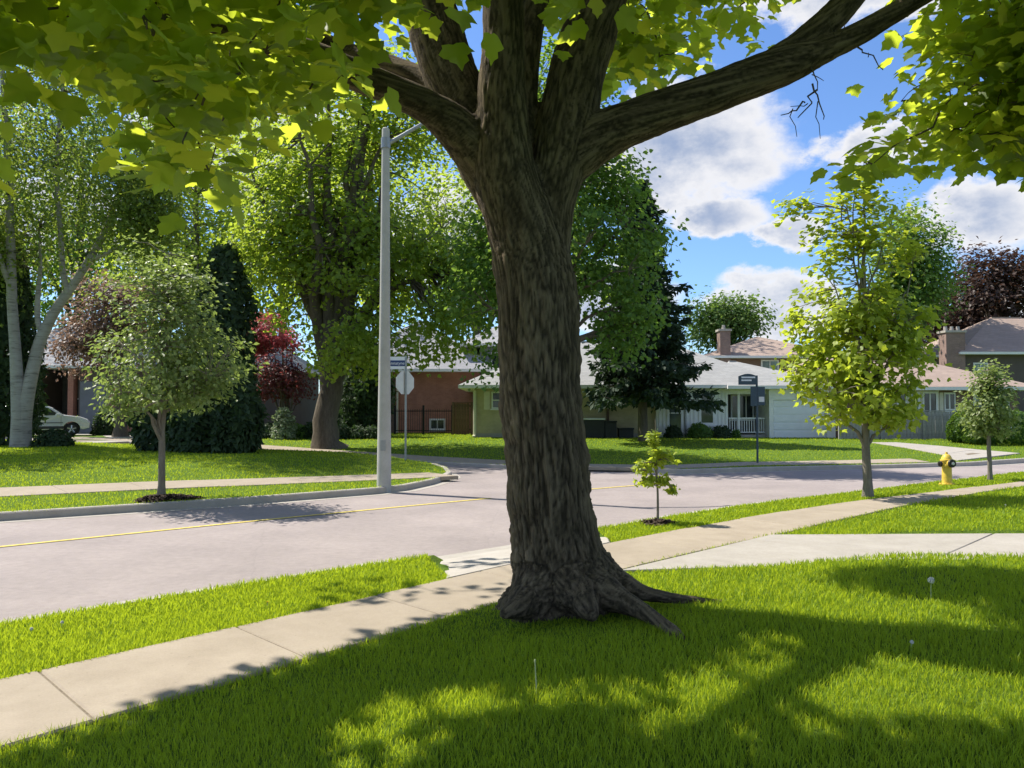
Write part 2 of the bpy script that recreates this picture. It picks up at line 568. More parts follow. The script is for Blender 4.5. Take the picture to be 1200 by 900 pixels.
class Line:
    """an edge given as s(t), extended straight past its picks"""
    def __init__(self, picks, z, smooth=True):
        pts = np.array([G(a, b, z) for a, b in picks])
        t, s = to_ts(pts)
        o = np.argsort(t)
        t, s = t[o], s[o]
        self.raw = (t, s)
        t0, t1 = t[0] - 60, t[-1] + 60
        k0 = (s[min(2, len(s) - 1)] - s[0]) / (t[min(2, len(t) - 1)] - t[0])
        k1 = (s[-1] - s[-3]) / (t[-1] - t[-3]) if len(t) > 2 else k0
        self.t = np.concatenate(([t0], t, [t1]))
        self.s = np.concatenate(([s[0] - 60 * k0], s, [s[-1] + 60 * k1]))
        if smooth:
            tt = np.linspace(t0, t1, 600)
            ss = np.interp(tt, self.t, self.s)
            w = 7
            pad = np.concatenate((ss[0] + (ss[1] - ss[0]) * np.arange(-w, 0), ss, ss[-1] + (ss[-1] - ss[-2]) * np.arange(1, w + 1)))
            self.s = np.convolve(pad, np.ones(2 * w + 1) / (2 * w + 1), 'valid')
            self.t = tt

    def __call__(self, t):
        return np.interp(t, self.t, self.s)

    def pts(self, t):
        t = np.atleast_1d(t)
        return from_ts(t, self(t))


near_kerb = Line([(0, 737), (320, 684), (500, 655), (705, 622), (850, 597), (1010, 578), (1140, 562), (1200, 555)], 0.06)
walk_l = Line([(0, 797), (280, 734), (530, 678), (705, 638), (870, 607), (1000, 587), (1100, 576), (1200, 564)], 0.16)
walk_r = Line([(0, 877), (300, 790), (590, 705), (740, 664), (905, 628), (1060, 592), (1130, 580), (1200, 570)], 0.16)
far_kerb = Line([(0, 607), (230, 593), (360, 583), (440, 576.5)], 0.05)
far_walk = Line([(0, 580), (230, 569.5), (445, 559.5)], 0.2)
yellow = Line([(0, 642), (300, 611), (590, 583), (740, 569.5), (900, 559)], 0.0)

# ------------------------------------------------------------------ terrain
DRIVE = [G(715, 671, .17), G(900, 667, .2), G(1050, 663, .2), G(1200, 660, .2), G(1420, 655, .2), G(1420, 624, .2), G(1200, 624.5, .2), G(1000, 625.5, .19), G(890, 628, .17)]
_at0, _at1 = to_ts(G(505, 655, .05))[0][0], to_ts(G(700, 623, .05))[0][0]
_aw0, _aw1 = to_ts(G(522, 680, .15))[0][0], to_ts(G(712, 637, .15))[0][0]
APRON = [near_kerb.pts(t)[0] + US * 0.3 for t in np.linspace(_at0 + .2, _at1 - .2, 8)] + [walk_l.pts(t)[0] - US * 0.3 for t in np.linspace(_aw1 - .2, _aw0 + .2, 8)]
TRUNK = np.array((P(655, 700, 6.7).x, 6.7))


def z_near(x, y):
    p = np.stack((x, y), -1)
    t, s = p @ UT, p @ US
    q = walk_r(t) - s                       # metres in from the footpath
    z = 0.145 + 0.19 * sstep(q / 2.6) * (1 - 0.55 * sstep((x - 2.5 - 0.15 * y) / 3.0))
    r2 = (x - TRUNK[0]) ** 2 + (y - TRUNK[1]) ** 2
    z = z + 0.07 * np.exp(-r2 / 0.9)
    z = np.where(q < 0, 0.145 - 0.015 * sstep((s - walk_l(t)) / 1.0), z)
    if DRIVE is not None:
        z = np.where(in_poly(x, y, DRIVE), np.minimum(z, 0.165), z)
    if len(APRON):
        z = np.where(in_poly(x, y, APRON), -0.03, z)
    return z + 0.018 * (fbm(np.stack((x * 0.9, y * 0.9, x * 0), -1), 3) - 0.5) * sstep(np.abs(q) / 0.5)


def z_far_left(x, y):
    p = np.stack((x, y), -1)
    t, s = p @ UT, p @ US
    q = s - far_kerb(t)
    return 0.13 + 0.36 * sstep((q - 1.6) / 7.0) + 0.02 * (fbm(np.stack((x * 0.4, y * 0.4, x * 0), -1), 3) - 0.5)


def z_far(x, y):
    return 0.12 + 0.38 * sstep((y - 26.0) / 12.0) + 0.03 * (fbm(np.stack((x * 0.3, y * 0.3, x * 0), -1), 3) - 0.5)


def patch(name, poly, res, zf, mat, kind='structure', skirt=0.25, thick=0.0):
    """a sheet of ground bounded by poly with its own heights and a skirt"""
    poly = [np.array(p[:2]) for p in poly]
    dense = []
    for i, p in enumerate(poly):
        q = poly[(i + 1) % len(poly)]
        n = max(1, int(np.linalg.norm(q - p) / (res * 1.5)))
        n = min(n, 60)
        dense += [p + (q - p) * k / n for k in range(n)]
    D = np.array(dense)
    x0, y0 = D.min(0)
    x1, y1 = D.max(0)
    gx, gy = np.meshgrid(np.arange(x0, x1, res), np.arange(y0, y1, res))
    gx = gx.ravel() + rng.uniform(-.2, .2, gx.size) * res
    gy = gy.ravel() + rng.uniform(-.2, .2, gy.size) * res
    keep = in_poly(gx, gy, D)
    allp = [Vector(p) for p in D] + [Vector((a, b)) for a, b in zip(gx[keep], gy[keep])]
    nb = len(D)
    v, e, f, *_ = delaunay_2d_cdt(allp, [(i, (i + 1) % nb) for i in range(nb)], [], 1, 1e-5)
    V = np.array([(p.x, p.y) for p in v])
    f = [t for t in f if len(t) == 3]
    Z = zf(V[:, 0], V[:, 1])
    V3 = np.column_stack((V, Z))
    F = np.array(f)
    a, b, c = V3[F[:, 0]], V3[F[:, 1]], V3[F[:, 2]]
    flip = np.cross(b - a, c - a)[:, 2] < 0
    F[flip] = F[flip][:, ::-1]
    zb = zf(D[:, 0], D[:, 1])
    n0 = len(V3)
    ring = np.column_stack((D, zb))
    low = np.column_stack((D, zb - skirt))
    V3 = np.vstack((V3, ring, low))
    SF = []
    for i in range(nb):
        j = (i + 1) % nb
        SF += [(n0 + i, n0 + j, n0 + nb + j), (n0 + i, n0 + nb + j, n0 + nb + i)]
    me = np_mesh(name, V3, np.vstack((F, np.array(SF))))
    o = link(name, me, mat)
    if kind:
        o['kind'] = kind
    return o


def build_ground():
    # the wide ground below everything
    me = np_mesh('ground', [(-600, -300, -0.12), (600, -300, -0.12), (600, 900, -0.12), (-600, 900, -0.12)], [(0, 1, 2, 3)])
    tag(link('ground', me, M['turf']), kind='structure')
    # street: a slightly cambered sheet under the kerbs
    tt = np.linspace(-25, 60, 90)
    V, F = [], []
    ks = np.array((0, 0.25, 0.5, 0.75, 1.0, 1.6, 2.6))
    for i, t in enumerate(tt):
        s0 = near_kerb(t) - 0.1
        for k in ks:
            p = from_ts(t, s0 + k * 8.6)[0]
            V.append((p[0], p[1], 0.0))
    n = len(ks)
    for i in range(len(tt) - 1):
        for j in range(n - 1):
            a = i * n + j
            F.append((a, a + n, a + n + 1, a + 1))
    tag(link('road', np_mesh('road', V, np.array(F)[:, ::-1]), M['asphalt']), kind='structure')


build_ground()

# far-side blocks (plan outlines)
K = lambda px, py, z=0.05: G(px, py, z)
SIDE_DIR = np.array((-0.86, 0.51))
SIDE_DIR = SIDE_DIR / np.linalg.norm(SIDE_DIR)
corner_tip = K(528, 557)
left_block = [far_kerb.pts(t)[0] for t in np.linspace(-30, to_ts(K(440, 576.5))[0][0], 14)]
left_block += [K(475, 572.5), K(505, 566), K(522, 561), K(529, 557.5), K(524, 553.5), K(510, 551)]
e0 = K(505, 550)
left_block += [e0 + SIDE_DIR * k for k in (2, 5, 10, 18, 30, 50)]
left_block += [np.array((-75, 30))]
# block beyond the side street, then along the far kerb of the main street
far_edge = [K(1290, 536), K(1200, 541), K(1140, 544.5), K(1050, 547), K(960, 549), K(900, 550.5), K(850, 552), K(800, 553.5), K(740, 551), K(700, 549.5), K(640, 548.5), K(590, 547.5)]
f0 = far_edge[-1]
far_block = [np.array((70, 36))] + far_edge + [f0 + SIDE_DIR * k for k in (3, 7, 12, 20, 35, 60)] + [np.array((-90, 120)), np.array((120, 120)), np.array((120, 40))]
# near side
near_block = [near_kerb.pts(t)[0] - US * 0.14 for t in np.linspace(-16, 45, 40)] + [np.array((45, -4)), np.array((-12, -8))]

patch('lawn_ground', near_block, 0.30, z_near, M['turf'])
patch('corner_lawn_ground', left_block, 0.9, z_far_left, M['turf'], skirt=0.35)
patch('far_lawn_ground', far_block, 1.4, z_far, M['turf'], skirt=0.4)


def ribbon(name, pts2, w, z0, z1, mat, side=1, parent=None, zf=None, bev=0.02):
    """kerb-like bar along plan points; side = +1 grows to the left of travel"""
    pts2 = np.array(pts2)
    V, F = [], []
    for i, p in enumerate(pts2):
        d = pts2[min(i + 1, len(pts2) - 1)] - pts2[max(i - 1, 0)]
        d = d / np.linalg.norm(d)
        nn = np.array((-d[1], d[0])) * side
        zt = (zf(np.array([p[0]]), np.array([p[1]]))[0] if zf else z1)
        q = p + nn * w
        p = p - nn * 0.02
        V += [(p[0], p[1], z0), (*(p + nn * 0.008), zt - bev), (*(p + nn * (0.008 + bev)), zt), (q[0], q[1], zt), (q[0], q[1], z0)]
    m = len(pts2)
    for i in range(m - 1):
        for j in range(4):
            a = i * 5 + j
            F.append((a, a + 5, a + 6, a + 1))
    me = np_mesh(name, V, F)
    return link(name, me, mat, parent)


# kerbs and gutters
tk = np.linspace(-20, 40, 120)
apron_t0, apron_t1 = to_ts(K(505, 655))[0][0], to_ts(K(700, 623))[0][0]


def near_kerb_top(x, y):
    t = np.stack((x, y), -1) @ UT
    drop = sstep((t - apron_t0 + 0.5) / 0.5) * (1 - sstep((t - apron_t1) / 0.5))
    return 0.13 - 0.095 * drop


tag(ribbon('kerb', near_kerb.pts(tk), 0.14, -0.05, 0.13, M['kerb'], -1, None, near_kerb_top), 'low concrete kerb between the road and the verge by the big maple', 'kerb')
tag(ribbon('kerb', left_block[:20], 0.14, -0.05, 0.135, M['kerb'], 1, None, lambda x, y: z_far_left(x, y) + 0.012), 'concrete kerb curving round the corner below the lamp post', 'kerb')
tag(ribbon('kerb', far_block[1:19], 0.14, -0.05, 0.135, M['kerb'], -1, None, lambda x, y: z_far(x, y) + 0.014), 'concrete kerb along the lawn of the white bungalow', 'kerb')


def strip(name, line_pts, w, z, mat, side=1):
    pts2 = np.array(line_pts)
    V, F = [], []
    for i, p in enumerate(pts2):
        d = pts2[min(i + 1, len(pts2) - 1)] - pts2[max(i - 1, 0)]
        d = d / np.linalg.norm(d)
        nn = np.array((-d[1], d[0])) * side
        zz = z(p) if callable(z) else z
        V += [(p[0], p[1], zz), (*(p + nn * w), zz)]
    for i in range(len(pts2) - 1):
        a = i * 2
        F.append((a, a + 2, a + 3, a + 1) if side < 0 else (a, a + 1, a + 3, a + 2))
    me = np_mesh(name, V, np.array(F)[:, ::-1])
    return link(name, me, mat)


tag(strip('gutter', near_kerb.pts(tk), 0.28, 0.004, M['kerb'], 1), kind='structure')
tag(strip('gutter', left_block[:20], 0.28, 0.004, M['kerb'], -1), kind='structure')
tag(strip('gutter', far_block[1:14], 0.28, 0.004, M['kerb'], 1), kind='structure')
ty = np.linspace(-14, to_ts(K(590, 583))[0][0], 40)
tag(strip('road_line', yellow.pts(ty), 0.11, 0.008, M['paint_yellow'], 1), 'worn yellow centre line painted on the main road', 'road line')
ty2 = np.linspace(to_ts(K(645, 578))[0][0], to_ts(K(765, 568))[0][0], 14)
tag(strip('road_line', yellow.pts(ty2), 0.11, 0.008, M['paint_yellow'], 1), 'short faded end of the yellow line before the sapling', 'road line')

# side street climbing away to the left behind the corner lawn
side_a = [e0 - SIDE_DIR * 0.5 + SIDE_DIR * k for k in (0, 3, 8, 16, 30, 50)]
side_b = [f0 + SIDE_DIR * k for k in (0, 3, 8, 16, 30, 50)]
V, F = [], []
for i, (a, b) in enumerate(zip(side_a, side_b)):
    zz = 0.006 + 0.2 * min(1, i / 4)
    V += [(*a, zz), (*b, zz)]
for i in range(len(side_a) - 1):
    F.append((2 * i, 2 * i + 1, 2 * i + 3, 2 * i + 2))
tag(link('side_road', np_mesh('side_road', V, np.array(F)[:, ::-1]), M['asphalt']), kind='structure')


# ------------------------------------------------------------------ footpaths of single slabs
def slab_mesh(q, z, th=0.10, bev=0.012, tilt=0.0):
    """q: four plan corners; returns a bevelled slab"""
    q = [np.array(p) for p in q]
    c = sum(q) / 4
    V, F = [], []
    for kind in (0, 1, 2):
        for i, p in enumerate(q):
            d = c - p
            d = d / max(1e-6, np.linalg.norm(d))
            if kind == 0:
                V.append((*p, z(p) - th))
            elif kind == 1:
                V.append((*p, z(p) - bev))
            else:
                V.append((*(p + d * bev * 1.4), z(p)))
    for r in (0, 4):
        for i in range(4):
            j = (i + 1) % 4
            F.append((r + i, r + j, r + 4 + j, r + 4 + i))
    F.append((8, 9, 10, 11))
    return V, F


def footpath(name, la, lb, t0, t1, step, zf, mat, lift=0.02, base_mat=None, jig=0.004):
    """slabs between two edge lines, each its own child"""
    n = int((t1 - t0) / step)
    ts = np.linspace(t0, t1, n + 1)
    pa, pb = la(ts), lb(ts)
    A, B = from_ts(ts, pa), from_ts(ts, pb)
    V, F = [], []
    for a, b in zip(A, B):
        za = zf(np.array([a[0], b[0]]), np.array([a[1], b[1]]))
        V += [(*a, za[0] + lift - 0.012), (*b, za[1] + lift - 0.012)]
    for i in range(n):
        F.append((2 * i, 2 * i + 1, 2 * i + 3, 2 * i + 2))
    base = link(name, np_mesh(name, V, np.array(F)[:, ::-1]), base_mat or M['joint'])
    base['kind'] = 'structure'
    for i in range(n):
        g = 0.006
        u = (A[i + 1] - A[i]) / np.linalg.norm(A[i + 1] - A[i])
        q = [A[i] + u * g, A[i + 1] - u * g, B[i + 1] - u * g, B[i] + u * g]
        dz = rng.uniform(-jig, jig)
        zz = lambda p, dz=dz: float(zf(np.array([p[0]]), np.array([p[1]]))[0]) + lift + dz
        V, F = slab_mesh(q, zz)
        me = bpy.data.meshes.new('slab')
        me.from_pydata(V, [], F)
        me.update()
        bm = bmesh.new()
        bm.from_mesh(me)
        bmesh.ops.recalc_face_normals(bm, faces=bm.faces[:])
        bm.to_mesh(me)
        bm.free()
        link('slab', me, mat, base)
    return base


flat_walk = lambda x, y: 0.15 + 0 * x
footpath('sidewalk', walk_l, walk_r, -4.2, 24.2, 1.42, flat_walk, M['walk'])
fw_b = lambda t: far_walk(t) + 1.25
footpath('corner_sidewalk', far_walk, fw_b, -14, to_ts(K(497, 558))[0][0], 1.42, z_far_left, M['walk'], 0.022)

# side street footpath beyond (along the far block's edge) and main-street one
sb0 = f0 + SIDE_DIR * 0.5 + np.array((SIDE_DIR[1], -SIDE_DIR[0])) * 0.2


def slab_run(name, A, B, step, zf, mat, lift):
    A, B = np.array(A), np.array(B)
    la = np.concatenate(([0], np.cumsum(np.linalg.norm(np.diff(A, axis=0), axis=1))))
    lb = np.concatenate(([0], np.cumsum(np.linalg.norm(np.diff(B, axis=0), axis=1))))
    n = max(1, int(la[-1] / step))
    fa = np.linspace(0, 1, n + 1)
    RA = np.column_stack([np.interp(fa * la[-1], la, A[:, k]) for k in (0, 1)])
    RB = np.column_stack([np.interp(fa * lb[-1], lb, B[:, k]) for k in (0, 1)])
    V, F = [], []
    for a, b in zip(RA, RB):
        za = zf(np.array([a[0], b[0]]), np.array([a[1], b[1]]))
        V += [(*a, za[0] + lift - 0.012), (*b, za[1] + lift - 0.012)]
    for i in range(n):
        F.append((2 * i, 2 * i + 1, 2 * i + 3, 2 * i + 2))
    F = np.array(F)
    v = np.array(V)
    nz = np.cross(v[F[0][1]] - v[F[0][0]], v[F[0][2]] - v[F[0][0]])[2]
    base = link(name, np_mesh(name, V, F if nz > 0 else F[:, ::-1]), M['joint'])
    base['kind'] = 'structure'
    for i in range(n):
        u = (RA[i + 1] - RA[i]) / np.linalg.norm(RA[i + 1] - RA[i])
        g = 0.006
        q = [RA[i] + u * g, RA[i + 1] - u * g, RB[i + 1] - u * g, RB[i] + u * g]
        dz = rng.uniform(-0.003, 0.003)
        zz = lambda p, dz=dz: float(zf(np.array([p[0]]), np.array([p[1]]))[0]) + lift + dz
        V, F = slab_mesh(q, zz)
        bm = bmesh.new()
        vs = [bm.verts.new(p) for p in V]
        for f in F:
            bm.faces.new([vs[k] for k in f])
        bmesh.ops.recalc_face_normals(bm, faces=bm.faces[:])
        me = bpy.data.meshes.new('slab')
        bm.to_mesh(me)
        bm.free()
        link('slab', me, mat, base)
    return base


nrm = np.array((-SIDE_DIR[1], SIDE_DIR[0]))
if nrm[1] < 0:
    nrm = -nrm
SA = [f0 + SIDE_DIR * k + nrm * 0.16 for k in (0.2, 4, 9, 16, 26)]
SB = [p + nrm * 1.5 for p in SA]
slab_run('side_sidewalk', SA, SB, 1.4, z_far, M['walk'], 0.02)
RA_ = [K(600, 545.5, .15), K(700, 547, .15), K(790, 548.5, .15), K(830, 547, .15), K(880, 544.5, .15), K(1000, 542.5, .15), K(1090, 541, .15)]
RB_ = [p + np.array((0.0, 1.35)) for p in RA_]
slab_run('bungalow_sidewalk', RA_, RB_, 1.5, z_far, M['walk'], 0.022)

# driveway and apron beside the big maple
dr_top = [G(905, 628, .17), G(1000, 627.5, .19), G(1200, 626.5, .2), G(1420, 626, .2)]
dr_bot = [G(722, 668, .17), G(900, 663.5, .2), G(1050, 660, .2), G(1200, 657, .2), G(1420, 652, .2)]
wl0 = walk_r.pts(to_ts(dr_bot[0])[0])[0] - US * 0.01
wl1 = walk_r.pts(to_ts(dr_top[0])[0])[0] - US * 0.01
drive_poly = [wl0] + dr_bot[1:] + dr_top[::-1][:-1] + [wl1]
z_drive = lambda x, y: 0.172 + 0.045 * sstep((x - 2.0) / 4.0)


def drive_panels(name, A, B, step, zf):
    o = slab_run(name, A, B, step, zf, M['drive'], 0.0)
    return o


TA = [wl0] + dr_bot[1:]
TB = [wl1] + dr_top[1:]
drive_panels('driveway', TA, TB, 2.6, z_drive)
ap_a = [near_kerb.pts(t)[0] - US * 0.15 for t in np.linspace(apron_t0, apron_t1, 8)]
ap_t = np.linspace(to_ts(G(522, 680, .15))[0][0], to_ts(G(712, 637, .15))[0][0], 8)
ap_b = [walk_l.pts(t)[0] + US * 0.01 for t in ap_t]
z_apron = lambda x, y: 0.175 - 0.125 * sstep(((np.stack((x, y), -1) @ US) - walk_l(np.stack((x, y), -1) @ UT)) / (near_kerb(np.stack((x, y), -1) @ UT) - walk_l(np.stack((x, y), -1) @ UT)))
slab_run('driveway_apron', ap_a, ap_b, 1.6, z_apron, M['kerb'], 0.0)
apron_poly = ap_a + ap_b[::-1]
# path and drive of the houses across the road
path_a = [G(1020, 520, .4), G(1060, 525, .33), (G(1092, 530, .25)), G(1114, 536, .17), G(1122, 539.5, .16)]
path_b = [G(1050, 520, .4), G(1090, 523.5, .33), G(1135, 528.5, .25), G(1180, 532, .17), G(1196, 534, .16)]
slab_run('garage_driveway', path_a, path_b, 2.4, z_far, M['drive'], 0.03)
suv_a = [G(20, 520, .5), G(100, 518, .5), G(180, 516, .5), G(235, 514, .5)]
suv_b = [G(20, 508.5, .5), G(100, 508.5, .5), G(180, 507.5, .5), G(235, 507, .5)]
slab_run('left_driveway', suv_a, suv_b, 3.2, z_far, M['drive'], 0.03)

# ------------------------------------------------------------------ vegetation tools
def frames(normals, tips):
    """orthonormal frames: leaf plane normal and tip direction"""
    n = normals / np.linalg.norm(normals, axis=1, keepdims=True)
    t = tips - n * np.sum(tips * n, 1, keepdims=True)
    t /= np.maximum(1e-6, np.linalg.norm(t, axis=1, keepdims=True))
    x = np.cross(t, n)
    return x, t, n


DIAMOND_V = np.array([(0, 0, 0), (0.36, 0.42, 0.07), (0, 1, -0.06), (-0.36, 0.42, 0.07)], dtype=float)
DIAMOND_F = np.array([(0, 1, 2), (0, 2, 3)])
_half = [(0.12, -0.06), (0.38, -0.02), (0.41, 0.14), (0.62, 0.38), (0.47, 0.47), (0.31, 0.53), (0.33, 0.72), (0.14, 0.82)]
_out = [(0, 0)] + _half + [(0, 1.02)] + [(-a, b) for a, b in _half[::-1]]


def _fan(out):
    V = [(0, 0.32, 0.0)] + [(a, b, -0.22 * ((a * a) + (b - 0.32) ** 2) + 0.10 * abs(a)) for a, b in out]
    n = len(out)
    F = [(0, 1 + i, 1 + (i + 1) % n) for i in range(n)]
    return np.array(V, dtype=float), np.array(F)[:, ::-1]


MAPLE_V, MAPLE_F = _fan(_out)
LOBE_V, LOBE_F = _fan([(0, 0), (0.4, 0.05), (0.56, 0.42), (0.22, 0.58), (0, 1), (-0.22, 0.58), (-0.56, 0.42), (-0.4, 0.05)])
HEX_V = np.array([(0, 0, 0), (0.5, 0.24, 0.06), (0.34, 0.62, 0.03), (0, 1.02, -0.1), (-0.34, 0.62, 0.03), (-0.5, 0.24, 0.06)], dtype=float)
HEX_F = np.array([(0, 1, 2), (0, 2, 3), (0, 3, 4), (0, 4, 5)])
NEEDLE_V = np.array([(0, 0, 0), (0.13, 0.45, 0.02), (0, 1, -0.05), (-0.13, 0.45, 0.02)], dtype=float)


def leaf_cloud(name, pos, nrm, tip, size, tv, tf, mat, parent=None):
    x, t, n = frames(nrm, tip)
    k = len(tv)
    V = (pos[:, None, :] + size[:, None, None] * (tv[None, :, 0:1] * x[:, None, :] + tv[None, :, 1:2] * t[:, None, :] + tv[None, :, 2:3] * n[:, None, :]))
    F = tf[None] + (np.arange(len(pos)) * k)[:, None, None]
    me = np_mesh(name, V.reshape(-1, 3), F.reshape(-1, tf.shape[1]), len(tv) > 6)
    return link(name, me, mat, parent)


def curve_pts(a, b, n, sag=0.0, wob=0.0):
    a, b = np.asarray(a, float), np.asarray(b, float)
    t = np.linspace(0, 1, n)[:, None]
    p = a + (b - a) * t
    p[:, 2] += sag * (4 * t[:, 0] * (1 - t[:, 0]))
    if wob:
        L = np.linalg.norm(b - a)
        p[1:-1] += rng.normal(0, wob * L, (n - 2, 3))
    return p


def tubes_mesh(name, tubes, sides=6):
    """many tapered tubes in one mesh"""
    VV, FF, off = [], [], 0
    ang = np.linspace(0, 2 * np.pi, sides, endpoint=False)
    for pts, r in tubes:
        pts = np.asarray(pts, float)
        r = np.asarray(r, float)
        d = np.gradient(pts, axis=0)
        d /= np.maximum(1e-6, np.linalg.norm(d, axis=1, keepdims=True))
        ref = np.where(np.abs(d[:, 1:2]) < 0.9, np.array([[0.1, 1, 0.2]]), np.array([[1, 0, 0.1]]))
        u = np.cross(d, ref)
        u /= np.linalg.norm(u, axis=1, keepdims=True)
        w = np.cross(d, u)
        ring = pts[:, None] + r[:, None, None] * (u[:, None] * np.cos(ang)[None, :, None] + w[:, None] * np.sin(ang)[None, :, None])
        n = len(pts)
        VV.append(ring.reshape(-1, 3))
        i, j = np.meshgrid(np.arange(n - 1), np.arange(sides), indexing='ij')
        a = off + i * sides + j
        b = off + i * sides + (j + 1) % sides
        FF.append(np.stack((a, b, b + sides, a + sides), -1).reshape(-1, 4))
        off += n * sides
    return np_mesh(name, np.vstack(VV), np.vstack(FF), True)


def ell_sample(n, c, r, shell=2.4, zmin=None):
    v = rng.normal(size=(n, 3))
    v /= np.linalg.norm(v, axis=1, keepdims=True)
    q = v * (rng.random(n) ** (1 / shell))[:, None]
    p = np.array(c) + q * np.array(r)
    return p


def make_tree(name, label, base, trunk, crowns, nclump, leaves, leaf, mats, clump_r=0.55, limbs=10, cat='tree', group=None,
              droop=0.25, gap=0.44, gapf=0.55, tv=None, tf=None, limb_r=0.32, fork=0.35, up=0.35, flat=0.7, seed=None, keep=None, twig=True, shell=2.4):
    """trunk: list of (x,y,z,r) relative to base; crowns: (cx,cy,cz,rx,ry,rz) relative"""
    global rng
    old = rng
    rng = np.random.default_rng(seed if seed is not None else abs(hash(label)) % 1000)
    root = empty(name, base)
    tag(root, label, cat, group)
    tr = np.array(trunk, float)
    tt = np.linspace(0, 1, 14)
    src = np.linspace(0, 1, len(tr))
    tp = np.column_stack([np.interp(tt, src, tr[:, k]) for k in range(4)])
    tp[1:-1, :2] += rng.normal(0, tr[0, 3] * 0.12, (12, 2))
    flare = tp[:, 3].copy()
    flare[0] *= 1.45
    tubes = [(tp[:, :3], flare)]
    vol = np.array([c[3] * c[4] * c[5] for c in crowns])
    cl = []
    while sum(map(len, cl)) < nclump:
        for c, f in zip(crowns, vol ** 0.62 / (vol ** 0.62).sum()):
            p = ell_sample(max(4, int(nclump * f * 0.7)), c[:3], c[3:], shell)
            nn = fbm(p * gapf + np.array(base) * 1.7 + 5.0, 2)
            p = p[nn > gap]
            if keep is not None and len(p):
                p = p[keep(p + np.array(base))]
            cl.append(p)
    cl = np.vstack(cl)
    rng.shuffle(cl)
    cl = cl[:nclump]
    # main limbs reach for spread-out clumps
    nodes, nr = [tp[5:, :3]], [tp[5:, 3]]
    z0, z1 = tp[0, 2], tp[-1, 2]
    ends = cl[rng.choice(len(cl), min(limbs, len(cl)), replace=False)]
    for e in ends:
        hz = z0 + (z1 - z0) * np.clip(fork + 0.6 * rng.random() * (1 - fork), 0, 0.97)
        zlow = min(hz, e[2] - 0.1 * abs(e[2]))
        k = np.clip((max(zlow, z0 + (z1 - z0) * fork * 0.8) - z0) / (z1 - z0), 0, 0.97)
        a = np.array([np.interp(k, tt, tp[:, m]) for m in range(3)])
        ra = np.interp(k, tt, tp[:, 3])
        L = np.linalg.norm(e - a)
        pts = curve_pts(a, a + (e - a) * 0.9, 7, 0.08 * L * (1 if up > 0 else -1), 0.025)
        r = np.linspace(ra * limb_r * 1.7, max(0.012, ra * 0.1), 7)
        tubes.append((pts, r))
        nodes.append(pts[2:])
        nr.append(r[2:])
    N = np.vstack(nodes)
    if twig:
        for p in cl:
            i = np.argmin(np.sum((N - p) ** 2, 1) + 0.6 * np.maximum(0, N[:, 2] - p[2]) ** 2)
            if np.linalg.norm(N[i] - p) > 0.15:
                pts = curve_pts(N[i], p, 4, 0.05 * np.linalg.norm(N[i] - p), 0.04)
                tubes.append((pts, np.linspace(max(0.012, tr[0, 3] * 0.07), 0.006, 4)))
    wood = mats[0]
    link('trunk', tubes_mesh('trunk', tubes, 7), wood, root)
    # leaves
    m = len(cl) * leaves
    ci = np.repeat(np.arange(len(cl)), leaves)
    sc = rng.uniform(0.65, 1.25, len(cl))[ci, None]
    off = rng.normal(size=(m, 3)) * clump_r * 0.5 * sc
    off = np.clip(off, -clump_r * 0.85, clump_r * 0.85)
    off[:, 2] *= flat
    pos = cl[ci] + off
    cen = np.mean(cl, 0)
    out = pos - cen
    out /= np.maximum(0.1, np.linalg.norm(out, axis=1, keepdims=True))
    nrm_ = out * 0.45 + np.array((0, 0, up + 0.35)) + rng.normal(size=(m, 3)) * 0.45
    tip = out * 0.7 + rng.normal(size=(m, 3)) * 0.6 + np.array((0, 0, -droop))
    size = leaf * rng.uniform(0.65, 1.3, m)
    leaf_cloud('crown', pos, nrm_, tip, size, tv if tv is not None else DIAMOND_V, tf if tf is not None else DIAMOND_F, mats[1], root)
    rng = old
    return root


# ------------------------------------------------------------------ the big foreground maple
D0 = 6.7


def px_path(rows):
    """rows: (px, py, depth, radius in px)"""
    return np.array([(*P(a, b, d), r * d / FPX) for a, b, d, r in rows])


